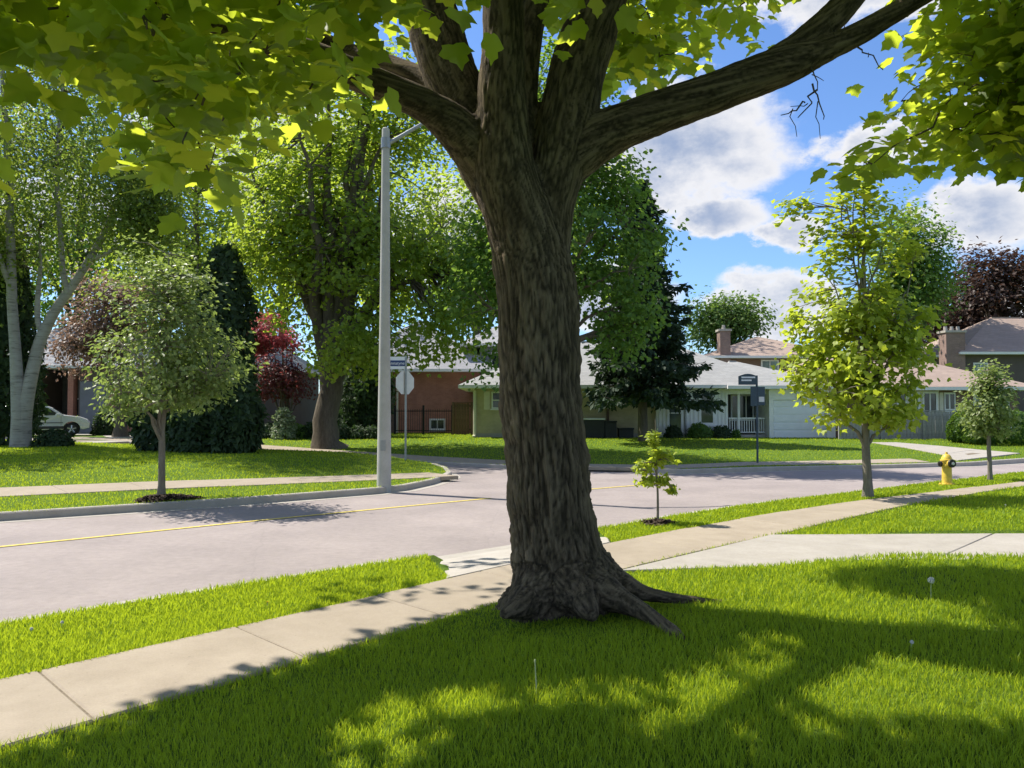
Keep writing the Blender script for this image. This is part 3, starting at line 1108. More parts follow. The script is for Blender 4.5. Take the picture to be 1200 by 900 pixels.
LIMBS = {
    'trunk': [(656, 735, 6.7, 80), (657, 712, 6.7, 70), (659, 690, 6.7, 60), (657, 665, 6.7, 55), (652, 640, 6.7, 52.5), (646, 600, 6.7, 50), (642, 550, 6.7, 48.5),
              (637, 500, 6.7, 48), (633, 450, 6.7, 48.5), (630, 400, 6.7, 48.5), (628, 355, 6.7, 49), (625, 325, 6.7, 48), (619, 298, 6.7, 45), (612, 270, 6.68, 42), (604, 240, 6.65, 39)],
    'stem_b': [(619, 300, 6.68, 42), (604, 250, 6.64, 40), (592, 205, 6.6, 38), (588, 160, 6.56, 33), (588, 110, 6.5, 29), (590, 60, 6.44, 26), (590, 10, 6.4, 26), (588, -60, 6.3, 25), (592, -160, 6.2, 22), (602, -280, 6.1, 17)],
    'stem_a': [(598, 240, 6.75, 34), (572, 190, 6.78, 36), (548, 140, 6.85, 35), (528, 90, 6.95, 33), (512, 40, 7.05, 33), (502, 0, 7.1, 32), (488, -70, 7.3, 29), (468, -170, 7.6, 24), (450, -270, 7.9, 18)],
    'limb_l': [(585, 215, 6.7, 28), (555, 172, 6.62, 29), (528, 143, 6.5, 25), (500, 124, 6.38, 20), (455, 103, 6.15, 18.5), (415, 87, 5.95, 18), (372, 67, 5.75, 17.5), (310, 47, 5.45, 16), (250, 25, 5.2, 15), (190, 0, 5.0, 14), (110, -40, 4.8, 12), (20, -90, 4.6, 9)],
    'limb_m': [(530, 110, 7.0, 17), (490, 88, 7.2, 12), (450, 72, 7.4, 10), (405, 58, 7.7, 9), (330, 25, 8.1, 8), (250, -20, 8.5, 6)],
    'stem_c': [(612, 175, 6.85, 20), (612, 130, 6.95, 19), (614, 80, 7.05, 18), (622, 30, 7.15, 16), (632, -20, 7.25, 15), (650, -100, 7.5, 12), (660, -190, 7.8, 9)],
    'stem_d': [(634, 325, 6.74, 36), (640, 285, 6.76, 29), (645, 245, 6.78, 28), (652, 205, 6.8, 32), (660, 165, 6.84, 36), (668, 125, 6.88, 35), (676, 85, 6.92, 34), (688, 45, 6.98, 33), (701, 5, 7.04, 32), (722, -60, 7.2, 29), (750, -160, 7.5, 24), (770, -270, 7.8, 17)],
    'limb_e': [(662, 190, 6.84, 32), (690, 168, 6.84, 30), (725, 150, 6.82, 27), (770, 133, 6.8, 25), (830, 112, 6.78, 24), (890, 88, 6.76, 24), (930, 73, 6.74, 23), (965, 60, 6.72, 15.5), (1010, 38, 6.7, 13.5), (1070, 2, 6.66, 12), (1140, -40, 6.6, 10), (1230, -90, 6.5, 7)],
    'limb_f': [(900, 84, 6.78, 22), (935, 58, 6.8, 19.5), (968, 28, 6.84, 17.5), (1000, -6, 6.9, 16.5), (1040, -60, 7.0, 14), (1080, -130, 7.2, 10)],
    'root_r': [(672, 685, 6.55, 40), (704, 692, 6.4, 24), (730, 705, 6.26, 14), (754, 717, 6.05, 10), (776, 731, 5.76, 8.5), (793, 743, 5.52, 7.5), (806, 752, 5.5, 3)],
    'root_b': [(690, 668, 6.75, 34), (722, 683, 6.75, 19), (755, 696, 6.62, 9), (795, 702, 6.55, 6), (850, 706, 6.7, 3)],
    'root_l': [(632, 690, 6.5, 34), (618, 704, 6.35, 23), (604, 713, 6.14, 13), (590, 720, 5.95, 6)],
    'root_f': [(672, 690, 6.4, 30), (686, 707, 6.2, 17), (694, 722, 5.9, 8)],
}


def resample(path, step):
    d = np.concatenate(([0], np.cumsum(np.linalg.norm(np.diff(path[:, :3], axis=0), axis=1))))
    n = max(3, int(d[-1] / step))
    x = np.linspace(0, d[-1], n)
    # smooth: cubic through Catmull-like resample + light blur
    q = np.column_stack([np.interp(x, d, path[:, k]) for k in range(4)])
    for _ in range(3):
        q[1:-1] = 0.25 * q[:-2] + 0.5 * q[1:-1] + 0.25 * q[2:]
    return q


def build_maple():
    base = (TRUNK[0], TRUNK[1], float(z_near(np.array([TRUNK[0]]), np.array([TRUNK[1]]))[0]))
    root = empty('maple_tree', base)
    tag(root, 'mature maple with thick furrowed trunk on the near lawn beside the sidewalk', 'tree')
    inv = Vector(base)
    sk = {}
    for k, rows in LIMBS.items():
        p = px_path(rows)
        p[:, :3] -= np.array(base)
        sk[k] = resample(p, 0.045 if 'root' not in k else 0.03)
    # ---- one watertight skin over trunk, forks and limbs
    bm = bmesh.new()
    for k, q in sk.items():
        sides = 26
        rings = []
        for i in range(len(q)):
            t = Vector(q[min(i + 1, len(q) - 1), :3] - q[max(i - 1, 0), :3]).normalized()
            u = t.cross(Vector((0.2, 1, 0.1))).normalized()
            w = t.cross(u)
            c = Vector(q[i, :3])
            ring = []
            for a in range(sides):
                an = 2 * math.pi * a / sides
                rr = q[i, 3]
                if k == 'trunk':
                    hz = q[i, 2]
                    but = max(0, 1 - hz / 0.75) ** 2
                    rr *= 1 + 0.10 * but * math.cos(5 * an + 0.8) + 0.035 * math.sin(3 * an + hz * 1.4)
                ring.append(bm.verts.new(c + (u * math.cos(an) + w * math.sin(an)) * rr))
            rings.append(ring)
        for a, b in zip(rings, rings[1:]):
            for j in range(sides):
                bm.faces.new((a[j], a[(j + 1) % sides], b[(j + 1) % sides], b[j]))
        bm.faces.new(rings[0][::-1])
        bm.faces.new(rings[-1])
    bmesh.ops.recalc_face_normals(bm, faces=bm.faces[:])
    me = bpy.data.meshes.new('skin')
    bm.to_mesh(me)
    bm.free()
    tmp = bpy.data.objects.new('skin', me)
    col.objects.link(tmp)
    md = tmp.modifiers.new('r', 'REMESH')
    md.mode = 'VOXEL'
    md.voxel_size = 0.0178
    ms = tmp.modifiers.new('s', 'SMOOTH')
    ms.factor = 0.5
    ms.iterations = 5
    dg = bpy.context.evaluated_depsgraph_get()
    ev = tmp.evaluated_get(dg)
    em = bpy.data.meshes.new_from_object(ev)
    bpy.data.objects.remove(tmp)
    bpy.data.meshes.remove(me)
    n = len(em.vertices)
    co = np.empty(n * 3, dtype=np.float32)
    em.vertices.foreach_get('co', co)
    co = co.reshape(-1, 3).astype(float)
    no = np.empty(n * 3, dtype=np.float32)
    em.vertices.foreach_get('normal', no)
    no = no.reshape(-1, 3).astype(float)
    # bark coordinates: around and along the nearest limb
    S, A, L, R = [], [], [], []
    for k, q in sk.items():
        d = np.gradient(q[:, :3], axis=0)
        d /= np.linalg.norm(d, axis=1, keepdims=True)
        s = np.concatenate(([0], np.cumsum(np.linalg.norm(np.diff(q[:, :3], axis=0), axis=1))))
        S.append(q[:, :3]); A.append(d); L.append(s + (len(S) * 3.7)); R.append(q[:, 3])
    S, A, L, R = np.vstack(S), np.vstack(A), np.concatenate(L), np.concatenate(R)
    idx = np.empty(n, dtype=int)
    for i in range(0, n, 4000):
        c = co[i:i + 4000]
        dd = np.sqrt(((c[:, None] - S[None]) ** 2).sum(-1)) / np.maximum(0.03, R)[None] ** 0.8
        idx[i:i + 4000] = dd.argmin(1)
    rel = co - S[idx]
    al = np.sum(rel * A[idx], 1)
    perp = rel - al[:, None] * A[idx]
    q = perp.copy()
    q[:, 2] += (L[idx] + al) * 0.13
    rl = R[idx]
    # ridges: interlacing narrow furrows running along the limb
    warp = np.stack((fbm(q * 7 + 3, 2), fbm(q * 7 + 9, 2), fbm(q * 7 + 21, 2)), -1) - 0.5
    r1 = 1 - np.abs(2 * fbm((q + warp * 0.055) * 36, 2) - 1) * 2.6
    r2 = 1 - np.abs(2 * fbm((q + warp * 0.05) * 70 + 31, 2) - 1) * 2.4
    h = np.clip(0.5 + 0.5 * (0.65 * r1 + 0.35 * r2), 0, 1)
    ridge = 1 - h                                    # plateaus between thin furrows
    amp = np.clip(rl / 0.30, 0.22, 1.0)
    upz = co[:, 2]
    rough_low = 0.6 + 0.75 * (1 - sstep((upz - 1.2) / 2.2))
    co2 = co + no * ((ridge - 0.45) * 0.04 * amp * rough_low + (fbm(co * 3.2, 3) - 0.5) * 0.05 * amp)[:, None]
    em.vertices.foreach_set('co', co2.astype(np.float32).ravel())
    at = em.attributes.new('bark_coord', 'FLOAT_VECTOR', 'POINT')
    at.data.foreach_set('vector', q.astype(np.float32).ravel())
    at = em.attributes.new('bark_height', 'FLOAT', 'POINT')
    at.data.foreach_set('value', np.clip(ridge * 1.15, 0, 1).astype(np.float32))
    em.polygons.foreach_set('use_smooth', np.ones(len(em.polygons), dtype=bool))
    em.update()
    em.materials.clear()
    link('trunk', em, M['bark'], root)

    # ---- upper limbs out of frame, so the crown hangs on real wood
    lim = []
    for k in ('stem_a', 'stem_b', 'stem_c', 'stem_d', 'limb_l', 'limb_e', 'limb_f', 'limb_m'):
        q = sk[k]
        lim.append(q[len(q) // 3:])
    up_t = []
    dirs = [('stem_a', (-2.2, 2.6, 3.6)), ('stem_a', (-3.4, 0.8, 1.8)), ('stem_b', (-0.6, -1.8, 3.6)), ('stem_b', (1.0, -3.4, 2.0)), ('stem_b', (-2.2, -2.6, 1.6)),
            ('stem_c', (0.4, 3.2, 2.4)), ('stem_d', (2.8, 2.2, 3.2)), ('stem_d', (1.5, 3.8, 2.2)), ('stem_d', (3.4, 0.3, 2.6)),
            ('limb_l', (-1.8, -1.2, 0.7)), ('limb_l', (-1.0, 1.3, 0.9)), ('limb_e', (1.4, -1.4, 0.5)), ('limb_e', (1.6, 1.2, 0.8)), ('limb_f', (1.2, 1.8, 1.6)), ('limb_f', (1.8, -2.2, 1.4)), ('limb_m', (-1.4, 1.6, 0.8))]
    for k, d in dirs:
        q = sk[k]
        a = q[-2]
        L_ = np.linalg.norm(d)
        pts = curve_pts(a[:3], a[:3] + np.array(d), 9, 0.05 * L_, 0.02)
        up_t.append((pts, np.linspace(a[3] * 0.95, 0.018, 9)))
    nodes = np.vstack([l[:, :3] for l in lim] + [p for p, _ in up_t])

    # ---- clumps of leaves through the crown volume
    b = np.array(base)
    C = [ell_sample(4600, (-0.8, 0.2, 7.6), (7.4, 6.4, 4.4), 2.2)]
    C.append(ell_sample(330, (-3.0, -1.9, 4.0), (2.2, 1.9, 1.2), 2.6))     # hanging left, toward the viewer
    C.append(ell_sample(900, (4.4, 0.1, 4.2), (2.1, 2.4, 1.4), 2.6))       # hanging right
    C.append(ell_sample(260, (1.2, 2.6, 5.2), (1.8, 1.6, 1.3), 2.6))
    # extra clumps added up-sun to keep the lawn round the trunk in shade
    shade = [[(230, 815), (590, 705), (760, 716), (880, 760), (960, 850), (1000, 900), (100, 900)], [(960, 665), (1300, 655), (1300, 712), (1090, 704)], [(830, 708), (930, 718), (1050, 738), (1250, 765), (1250, 730), (1000, 735)]]
    for pg, cnt_ in zip(shade, (1500, 330, 330)):
        gp = np.array([G(a_, b_, 0.3) for a_, b_ in pg])
        g_ = rng.uniform(gp.min(0), gp.max(0), (cnt_ * 4, 2))
        g_ = g_[in_poly(g_[:, 0], g_[:, 1], gp)][:cnt_]
        hh = rng.uniform(4.6, 8.6, len(g_))
        C.append(np.column_stack((g_[:, 0] + SUN_DIR.x / SUN_DIR.z * hh, g_[:, 1] + SUN_DIR.y / SUN_DIR.z * hh, hh + 0.3)) - b)
    nsh = sum(len(c) for c in C[4:])
    C = np.vstack(C)
    must = np.arange(len(C)) >= len(C) - nsh
    sel = must | (fbm(C * 0.62 + 40, 2) > 0.40)
    C, must = C[sel], must[sel]
    must = must[C[:, 2] > 2.1]
    C = C[(C[:, 2] > -99) & (C[:, 2] > 2.1)]
    W = C + b
    px, py, dp = project(W)
    # leaves hang only where the maple carries them: the skirts left and right, and the roof above
    left = [(-400, -900), (470, -900), (470, 20), (400, 35), (430, 105), (380, 125), (330, 120), (290, 150), (285, 200), (235, 235), (190, 225), (150, 180), (120, 40), (40, 60), (-10, 40), (-400, 40)]
    right = [(1060, 0), (1500, -900), (1500, 150), (1230, 195), (1150, 180), (1080, 185), (1010, 195), (962, 178), (1000, 150), (1050, 120), (1085, 90), (1055, 70)]
    mid = [(455, -300), (880, -300), (940, -20), (870, 30), (800, 60), (740, 92), (715, 60), (720, 20), (560, -20), (470, 50)]
    vis = (py > -25) & (px > -60) & (px < 1260)
    m = dp * 0.3 / dp
    okv = in_poly(px, py, left) | in_poly(px, py, right) | (in_poly(px, py, mid) & (dp > 7.6))
    ok = ~vis | okv
    ok &= (dp > 2.7)
    # clumps shading these lawn patches are cut out to shape sunlit glades
    k = (W[:, 2] - 0.3) / SUN_DIR.z
    sh = np.column_stack((W[:, 0] - SUN_DIR.x * k, W[:, 1] - SUN_DIR.y * k, np.full(len(W), 0.3)))
    sx, sy, sdp = project(sh)
    glades = [[(885, 742), (960, 736), (1060, 742), (1130, 758), (1210, 775), (1300, 800), (1290, 845), (1130, 845), (1050, 838), (975, 820), (925, 785)],
              [(745, 840), (760, 815), (830, 802), (890, 815), (910, 848), (850, 856), (790, 852)],
              [(375, 852), (440, 830), (490, 813), (565, 802), (584, 828), (510, 854), (400, 868)],
              [(700, 662), (960, 658), (985, 668), (900, 676), (780, 678)],
              [(760, 688), (840, 682), (900, 690), (860, 702), (790, 700)],
              [(930, 712), (1010, 704), (1060, 714), (1150, 718), (1150, 732), (1010, 730)],
              [(-100, 740), (560, 690), (470, 708), (300, 752), (120, 802), (-100, 855)],
              [(-300, 560), (1500, 560), (1500, 626), (905, 628), (720, 662), (590, 690), (-300, 760)],
              [(900, 628), (1500, 625), (1500, 656), (720, 668)]]
    lit = np.zeros(len(W), bool)
    for ox, oy in ((0, 0), (.56, 0), (-.56, 0), (0, .56), (0, -.56), (.4, .4), (-.4, -.4), (.4, -.4), (-.4, .4), (.28, 0), (-.28, 0), (0, .28), (0, -.28)):
        jx, jy, _d = project(sh + np.array((ox, oy, 0)))
        for g in glades:
            lit |= in_poly(jx, jy, g)
    lit &= (sh[:, 1] > 2.0)
    # crown thinned toward the sun to let light onto the skirts
    for (qx, qy, qz, rr, fr) in ((-3.0, -1.9, 4.0, 2.0, 0.82), (4.4, 0.0, 4.0, 1.9, 0.35), (1.2, 2.6, 5.0, 1.6, 0.6)):
        kk = (C[:, 2] - qz) / SUN_DIR.z
        hx, hy = C[:, 0] - SUN_DIR.x * kk - qx, C[:, 1] - SUN_DIR.y * kk - qy
        ok &= ~((kk > 0.6) & (hx * hx + hy * hy < rr * rr) & (rng.random(len(C)) < fr) & ~must)
    ok &= ~lit | (vis & okv & (rng.random(len(W)) < np.where(px > 900, 0.8, 0.07)))
    C, W, vis = C[ok], W[ok], vis[ok]
    px, py, dp = px[ok], py[ok], dp[ok]
    # twigs
    tw = list(up_t)
    d0 = np.array([np.min(np.sum((nodes - p) ** 2, 1)) for p in C])
    allp = np.vstack((nodes, np.zeros((len(C), 3))))
    cnt = len(nodes)
    for k_ in np.argsort(d0):
        p = C[k_]
        df = allp[:cnt] - p
        dd = np.sum(df ** 2, 1) + 0.8 * np.maximum(0, df[:, 2]) ** 2
        i = dd.argmin()
        L_ = float(np.linalg.norm(df[i]))
        if L_ > 0.05:
            pts = curve_pts(allp[i], p, 5, 0.07 * L_, 0.05)
            tw.append((pts, np.linspace(0.015 if L_ > 0.9 else 0.0085, 0.004, 5)))
        allp[cnt] = p
        cnt += 1
    # bare hanging twigs under the right-hand limb
    for a, bb in (((945, 70), (958, 105)), ((958, 105), (935, 138)), ((952, 98), (965, 140)), ((1000, 52), (1035, 82)), ((975, 62), (990, 30)), ((943, 120), (915, 135)), ((870, 108), (882, 92))):
        p0, p1 = np.array(P(*a, 6.7)) - b, np.array(P(*bb, 6.6)) - b
        tw.append((curve_pts(p0, p1, 6, 0.0, 0.05), np.linspace(0.009, 0.0035, 6)))
        p2 = p1 + rng.normal(0, 0.09, 3)
        tw.append((curve_pts((p0 + p1) / 2, p2, 4, 0.0, 0.05), np.linspace(0.005, 0.0025, 4)))
    o = link('branches', tubes_mesh('branches', tw, 4), M['bark_far'], root)
    # leaves
    per = np.where(vis | (py > -160), 17, 12)
    ci = np.repeat(np.arange(len(C)), per)
    mm = len(ci)
    off = rng.normal(size=(mm, 3)) * np.array((0.21, 0.21, 0.13))
    pos = C[ci] + off
    outv = off / np.maximum(0.05, np.linalg.norm(off, axis=1, keepdims=True))
    nr = np.array((0, 0, 0.9)) + outv * 0.35 + rng.normal(size=(mm, 3)) * 0.42
    tip = outv * 0.8 + rng.normal(size=(mm, 3)) * 0.4 + np.array((0, 0, -0.75))
    size = rng.uniform(0.105, 0.20, mm)
    wx, wy, wd = project(pos + b)
    seen = (wx > -60) & (wx < 1260) & (wy > -60)
    size[seen & (wd < 3.2)] *= 0.8
    show = np.where((wx > 5) & (wx < 1195) & (wy > 5) & (wy < 890), size / wd, 0)
    big = np.argsort(-show)[:300]
    big = big[show[big] > 0]
    rest = np.ones(mm, bool)
    rest[big] = False
    hi = rest & seen
    lo = rest & ~seen
    c1 = leaf_cloud('crown', pos[hi], nr[hi], tip[hi], size[hi], MAPLE_V, MAPLE_F, M['leaf_maple'], root)
    c1['kind'] = 'stuff'
    c2 = leaf_cloud('upper_crown', pos[lo], nr[lo], tip[lo], size[lo] * 1.1, HEX_V, HEX_F, M['leaf_maple'], root)
    c2['kind'] = 'stuff'
    lm = []
    for s in range(4):
        v = MAPLE_V.copy()
        v[:, 2] += (s - 1.5) * 0.05 * v[:, 0] + 0.04 * rng.normal(size=len(v)) - 0.1 * (s % 2) * v[:, 1] ** 2
        me = np_mesh('leaf', v, MAPLE_F, True)
        me.materials.append(M['leaf_maple'])
        lm.append(me)
    x, t, nn = frames(nr[big], tip[big])
    for i, j in enumerate(big):
        o = bpy.data.objects.new('leaf', lm[i % 4])
        o.parent = root
        s = size[j]
        o.matrix_local = Matrix(((x[i][0] * s, t[i][0] * s, nn[i][0] * s, pos[j][0]), (x[i][1] * s, t[i][1] * s, nn[i][1] * s, pos[j][1]), (x[i][2] * s, t[i][2] * s, nn[i][2] * s, pos[j][2]), (0, 0, 0, 1)))
        col.objects.link(o)
    print('maple leaves', mm, 'clumps', len(C), 'skin verts', n)
    return root


build_maple()


# ------------------------------------------------------------------ houses
M['white_wall'] = plain('white_siding', (0.78, 0.78, 0.74), 0.7, 0.06, 3)
M['white_trim'] = plain('white_trim', (0.72, 0.72, 0.69), 0.5, 0.06, 5)
M['cream_trim'] = plain('cream_trim', (0.62, 0.58, 0.45), 0.6, 0.08, 5)
M['yellow_brick'] = m_brick('yellow_brick', (0.42, 0.36, 0.21), (0.50, 0.43, 0.27), (0.45, 0.40, 0.28))
M['red_brick'] = m_brick('red_brick', (0.30, 0.125, 0.085), (0.40, 0.18, 0.125), (0.36, 0.26, 0.21))
M['brown_brick'] = m_brick('brown_brick', (0.16, 0.10, 0.075), (0.23, 0.145, 0.11), (0.25, 0.19, 0.15))
M['chimney_brick'] = m_brick('chimney_brick', (0.19, 0.13, 0.11), (0.27, 0.18, 0.15), (0.3, 0.25, 0.22))
M['dark_siding'] = plain('dark_siding', (0.105, 0.082, 0.072), 0.7, 0.12, 2)
M['grey_siding'] = plain('grey_siding', (0.17, 0.18, 0.20), 0.7, 0.1, 2)
M['roof_grey'] = m_shingle('grey_shingles', (0.31, 0.31, 0.325))
M['roof_light'] = m_shingle('light_shingles', (0.32, 0.32, 0.31))
M['roof_brown'] = m_shingle('brown_shingles', (0.34, 0.26, 0.215))
M['glass'] = m_glass('window_glass')
M['glass_green'] = m_glass('curtained_glass', (0.10, 0.15, 0.12))
M['dark_metal'] = plain('dark_metal', (0.03, 0.03, 0.032), 0.45, 0.2, 8, 0.3)
M['grey_metal'] = plain('grey_metal', (0.30, 0.31, 0.31), 0.45, 0.12, 10, 0.6)
M['brown_wood'] = plain('brown_wood', (0.12, 0.085, 0.06), 0.8, 0.3, 9, bump=0.3)
M['fence_wood'] = plain('weathered_wood', (0.29, 0.28, 0.265), 0.85, 0.25, 7, bump=0.4)
M['recess_shade'] = plain('porch_shade', (0.07, 0.065, 0.058), 0.85, 0.2, 3)  # shade of the porch recesses put into the colour
M['door_paint'] = plain('garage_paint', (0.74, 0.76, 0.76), 0.55, 0.05, 3)


def zg(x, y, f=None):
    return float((f or z_far)(np.array([float(x)]), np.array([float(y)]))[0])


def hip_roof(root, name, x0, x1, y0, y1, ze, zr, over, mat, ridge=None, th=0.16, fascia=None):
    """hip roof over the plan box; ridge = (xa, xb) along x at mid depth"""
    X0, X1, Y0, Y1 = x0 - over, x1 + over, y0 - over, y1 + over
    ym = (Y0 + Y1) / 2
    h = (Y1 - Y0) / 2
    xa, xb = ridge or (X0 + h, X1 - h)
    if xa > xb:
        xa = xb = (xa + xb) / 2
    bm = bmesh.new()
    e = [bm.verts.new(p) for p in ((X0, Y0, ze), (X1, Y0, ze), (X1, Y1, ze), (X0, Y1, ze))]
    r = [bm.verts.new((xa, ym, zr)), bm.verts.new((xb + 0.001, ym, zr))]
    bm.faces.new((e[0], e[1], r[1], r[0]))
    bm.faces.new((e[1], e[2], r[1]))
    bm.faces.new((e[2], e[3], r[0], r[1]))
    bm.faces.new((e[3], e[0], r[0]))
    me = bpy.data.meshes.new(name)
    bm.to_mesh(me)
    bm.free()
    o = link(name, me, mat, root)
    mb = MB()
    mb.box(X0, X1, Y0, Y1, ze - th, ze - 0.004)
    mb.build('eave', fascia or M['white_trim'], o)
    # ridge capping
    if xb - xa > 0.3:
        MB().box(xa, xb, ym - 0.12, ym + 0.12, zr - 0.05, zr + 0.025).build('ridge_cap', mat, o)
    return o


def window(root, x0, x1, z0, z1, y, frame_mat=None, glass=None, bars=(1, 1), fr=0.07, sill=True):
    """window standing 5 cm proud of the wall plane y (camera side), pane set back in it"""
    fm = frame_mat or M['white_trim']
    mb = MB()
    yo, yi = y - 0.05, y + 0.04
    mb.box(x0, x0 + fr, yo, yi, z0, z1).box(x1 - fr, x1, yo, yi, z0, z1)
    mb.box(x0 + fr, x1 - fr, yo, yi, z0, z0 + fr).box(x0 + fr, x1 - fr, yo, yi, z1 - fr, z1)
    for k in range(1, bars[0]):
        xm = x0 + (x1 - x0) * k / bars[0]
        mb.box(xm - 0.03, xm + 0.03, yo + 0.01, yi, z0 + fr, z1 - fr)
    for k in range(1, bars[1]):
        zm = z0 + (z1 - z0) * k / bars[1]
        mb.box(x0 + fr, x1 - fr, yo + 0.012, yi, zm - 0.025, zm + 0.025)
    f = mb.build('window', fm, root)
    MB().box(x0 + fr * .5, x1 - fr * .5, y - 0.012, y + 0.03, z0 + fr * .5, z1 - fr * .5).build('pane', glass or M['glass'], f)
    if sill:
        MB().box(x0 - 0.06, x1 + 0.06, y - 0.11, y - 0.002, z0 - 0.07, z0 - 0.002).build('sill', fm, f)
    return f


def house_root(name, label, x, y, z, rz=0.0):
    r = empty(name, (x, y, z), rz)
    tag(r, label, 'house')
    return r


S40 = 40.0 / FPX
X40 = lambda px: (px - 600) * S40
Z40 = lambda py, z0: CAM_Z + (480 - py) * S40 - z0


def build_white_bungalow():
    z0 = zg(6, 40) - 0.02
    r = house_root('bungalow', 'long bungalow with yellow brick side, white front, porch and garage', 0, 40, z0)
    xa, xc, xg, xe = X40(556), X40(768), X40(896), X40(972)
    ze = Z40(455, z0)
    MB().box(xa, xc, 0.0, 9.0, -0.3, ze).build('wall', M['yellow_brick'], r)
    w = MB()
    xp0, xp1 = X40(851), X40(896)
    w.box(xc, xp0, -0.3, 9.0, -0.3, ze)
    w.box(xp0 - 0.002, xg, 1.6, 9.0, -0.3, ze)
    w.box(xp0, xp1, -0.28, 1.6, ze - 0.3, ze)
    # garage wing with an opening for the door
    gd0, gd1, gdt = X40(901), X40(962), Z40(468.5, z0)
    w.box(xg, gd0, -0.7, 9.0, -0.3, ze)
    w.box(gd1, xe, -0.7, 9.0, -0.3, ze)
    w.box(gd0, gd1, -0.7, 9.0, gdt, ze)
    w.box(gd0, gd1, 0.4, 9.0, -0.3, gdt)
    w.build('wall', M['white_wall'], r)
    # garage door of raised panels
    door = MB().box(gd0, gd1, -0.58, -0.54, -0.02, gdt).build('garage_door', M['door_paint'], r)
    rows, cols = 5, 1
    ph, pw = gdt / rows, (gd1 - gd0) / cols
    for i in range(rows):
        for j in range(cols):
            MB().box(gd0 + j * pw + 0.05, gd0 + (j + 1) * pw - 0.05, -0.605, -0.582, i * ph + 0.05, (i + 1) * ph - 0.05).build('panel', M['door_paint'], door)
    lamp = MB().box(X40(929), X40(933), -0.86, -0.7, Z40(467, z0), Z40(462, z0)).build('wall_lamp', M['dark_metal'], r)
    # porch: door, back sheet coloured dark as recess shade, windows, white railing
    MB().box(xp0 + 0.05, xp1 - 0.02, 1.56, 1.598, 0, ze - 0.3).build('porch_shade_back', M['recess_shade'], r)
    d = MB().box(X40(853), X40(863), 1.50, 1.555, 0.2, 2.25).build('door', M['brown_wood'], r)
    MB().box(X40(861.5), X40(862.3), 1.45, 1.5, 1.1, 1.25).build('handle', M['grey_metal'], d)
    window(r, X40(866), X40(894), Z40(492, z0), Z40(462, z0), 1.55, M['white_trim'], M['glass'], (3, 1))
    MB().box(xp0 + 0.002, xp1 - 0.002, -0.25, 1.59, -0.2, 0.16).build('porch_floor', M['kerb'], r)
    ra = MB()
    ra.box(xp0 + 0.06, xp1 - 0.06, -0.22, -0.16, 0.95, 1.02).box(xp0 + 0.06, xp1 - 0.06, -0.21, -0.17, 0.26, 0.31)
    ra.build('railing', M['white_trim'], r)
    for k in range(15):
        x = xp0 + 0.12 + (xp1 - xp0 - 0.24) * k / 14
        MB().box(x - 0.018, x + 0.018, -0.205, -0.175, 0.31, 0.95).build('baluster', M['white_trim'], r)
    MB().box(X40(864) - 0.06, X40(864) + 0.06, -0.26, -0.14, 0.16, ze - 0.3).build('porch_post', M['white_trim'], r)
    # windows of the white front
    window(r, X40(780), X40(799), Z40(506, z0), Z40(462, z0), -0.3, M['white_trim'], M['glass'], (1, 2), 0.12)
    window(r, X40(817), X40(836), Z40(498, z0), Z40(459, z0), -0.3, M['white_trim'], M['glass'], (1, 2), 0.12)
    # vertical cladding battens on the white front
    for px in (771, 776, 803, 807.5, 812, 840, 844.5, 848.5):
        MB().box(X40(px) - 0.025, X40(px) + 0.025, -0.328, -0.302, -0.1, ze - 0.16).build('batten', M['white_trim'], r)
    MB().tube([(X40(795.5) + 0.25, -0.36, ze - 0.1), (X40(795.5) + 0.25, -0.36, 0.0)], 0.05, 8).build('downspout', M['grey_metal'], r)
    # yellow side
    window(r, X40(576), X40(592), Z40(479, z0), Z40(455.5, z0) - 0.15, 0.0, M['white_trim'], M['glass'], (1, 2))
    for a, b in ((567, 574), (594, 601)):
        sh = MB().box(X40(a), X40(b), -0.05, -0.002, Z40(480, z0), Z40(456, z0) - 0.12).build('shutter', M['cream_trim'], r)
        for k in range(7):
            zz = Z40(480, z0) + 0.08 + k * 0.11
            MB().box(X40(a) + 0.03, X40(b) - 0.03, -0.066, -0.052, zz, zz + 0.06).build('slat', M['cream_trim'], sh)
    MB().tube([(xa + 0.02, -0.12, ze - 0.12), (xa + 0.02, -0.12, 0.15), (xa - 0.02, -0.3, 0.05)], 0.085, 8).build('downspout', M['cream_trim'], r)
    MB().tube([(X40(712), -0.07, ze - 0.1), (X40(712), -0.07, 0.0)], 0.06, 8).build('downspout', M['brown_wood'], r)
    MB().box(xa, X40(768), -0.03, -0.003, -0.2, 0.22).build('plinth', M['kerb'], r)
    # roofs
    hip_roof(r, 'roof', xa, X40(905), -0.3, 9.0, ze + 0.14, Z40(409, z0) + 0.75, 0.75, M['roof_light'])
    hip_roof(r, 'roof', X40(858), xe, -0.7, 6.2, ze + 0.1, Z40(426, z0) + 0.28, 0.55, M['roof_light'], (X40(872), X40(880)))
    return r


build_white_bungalow()


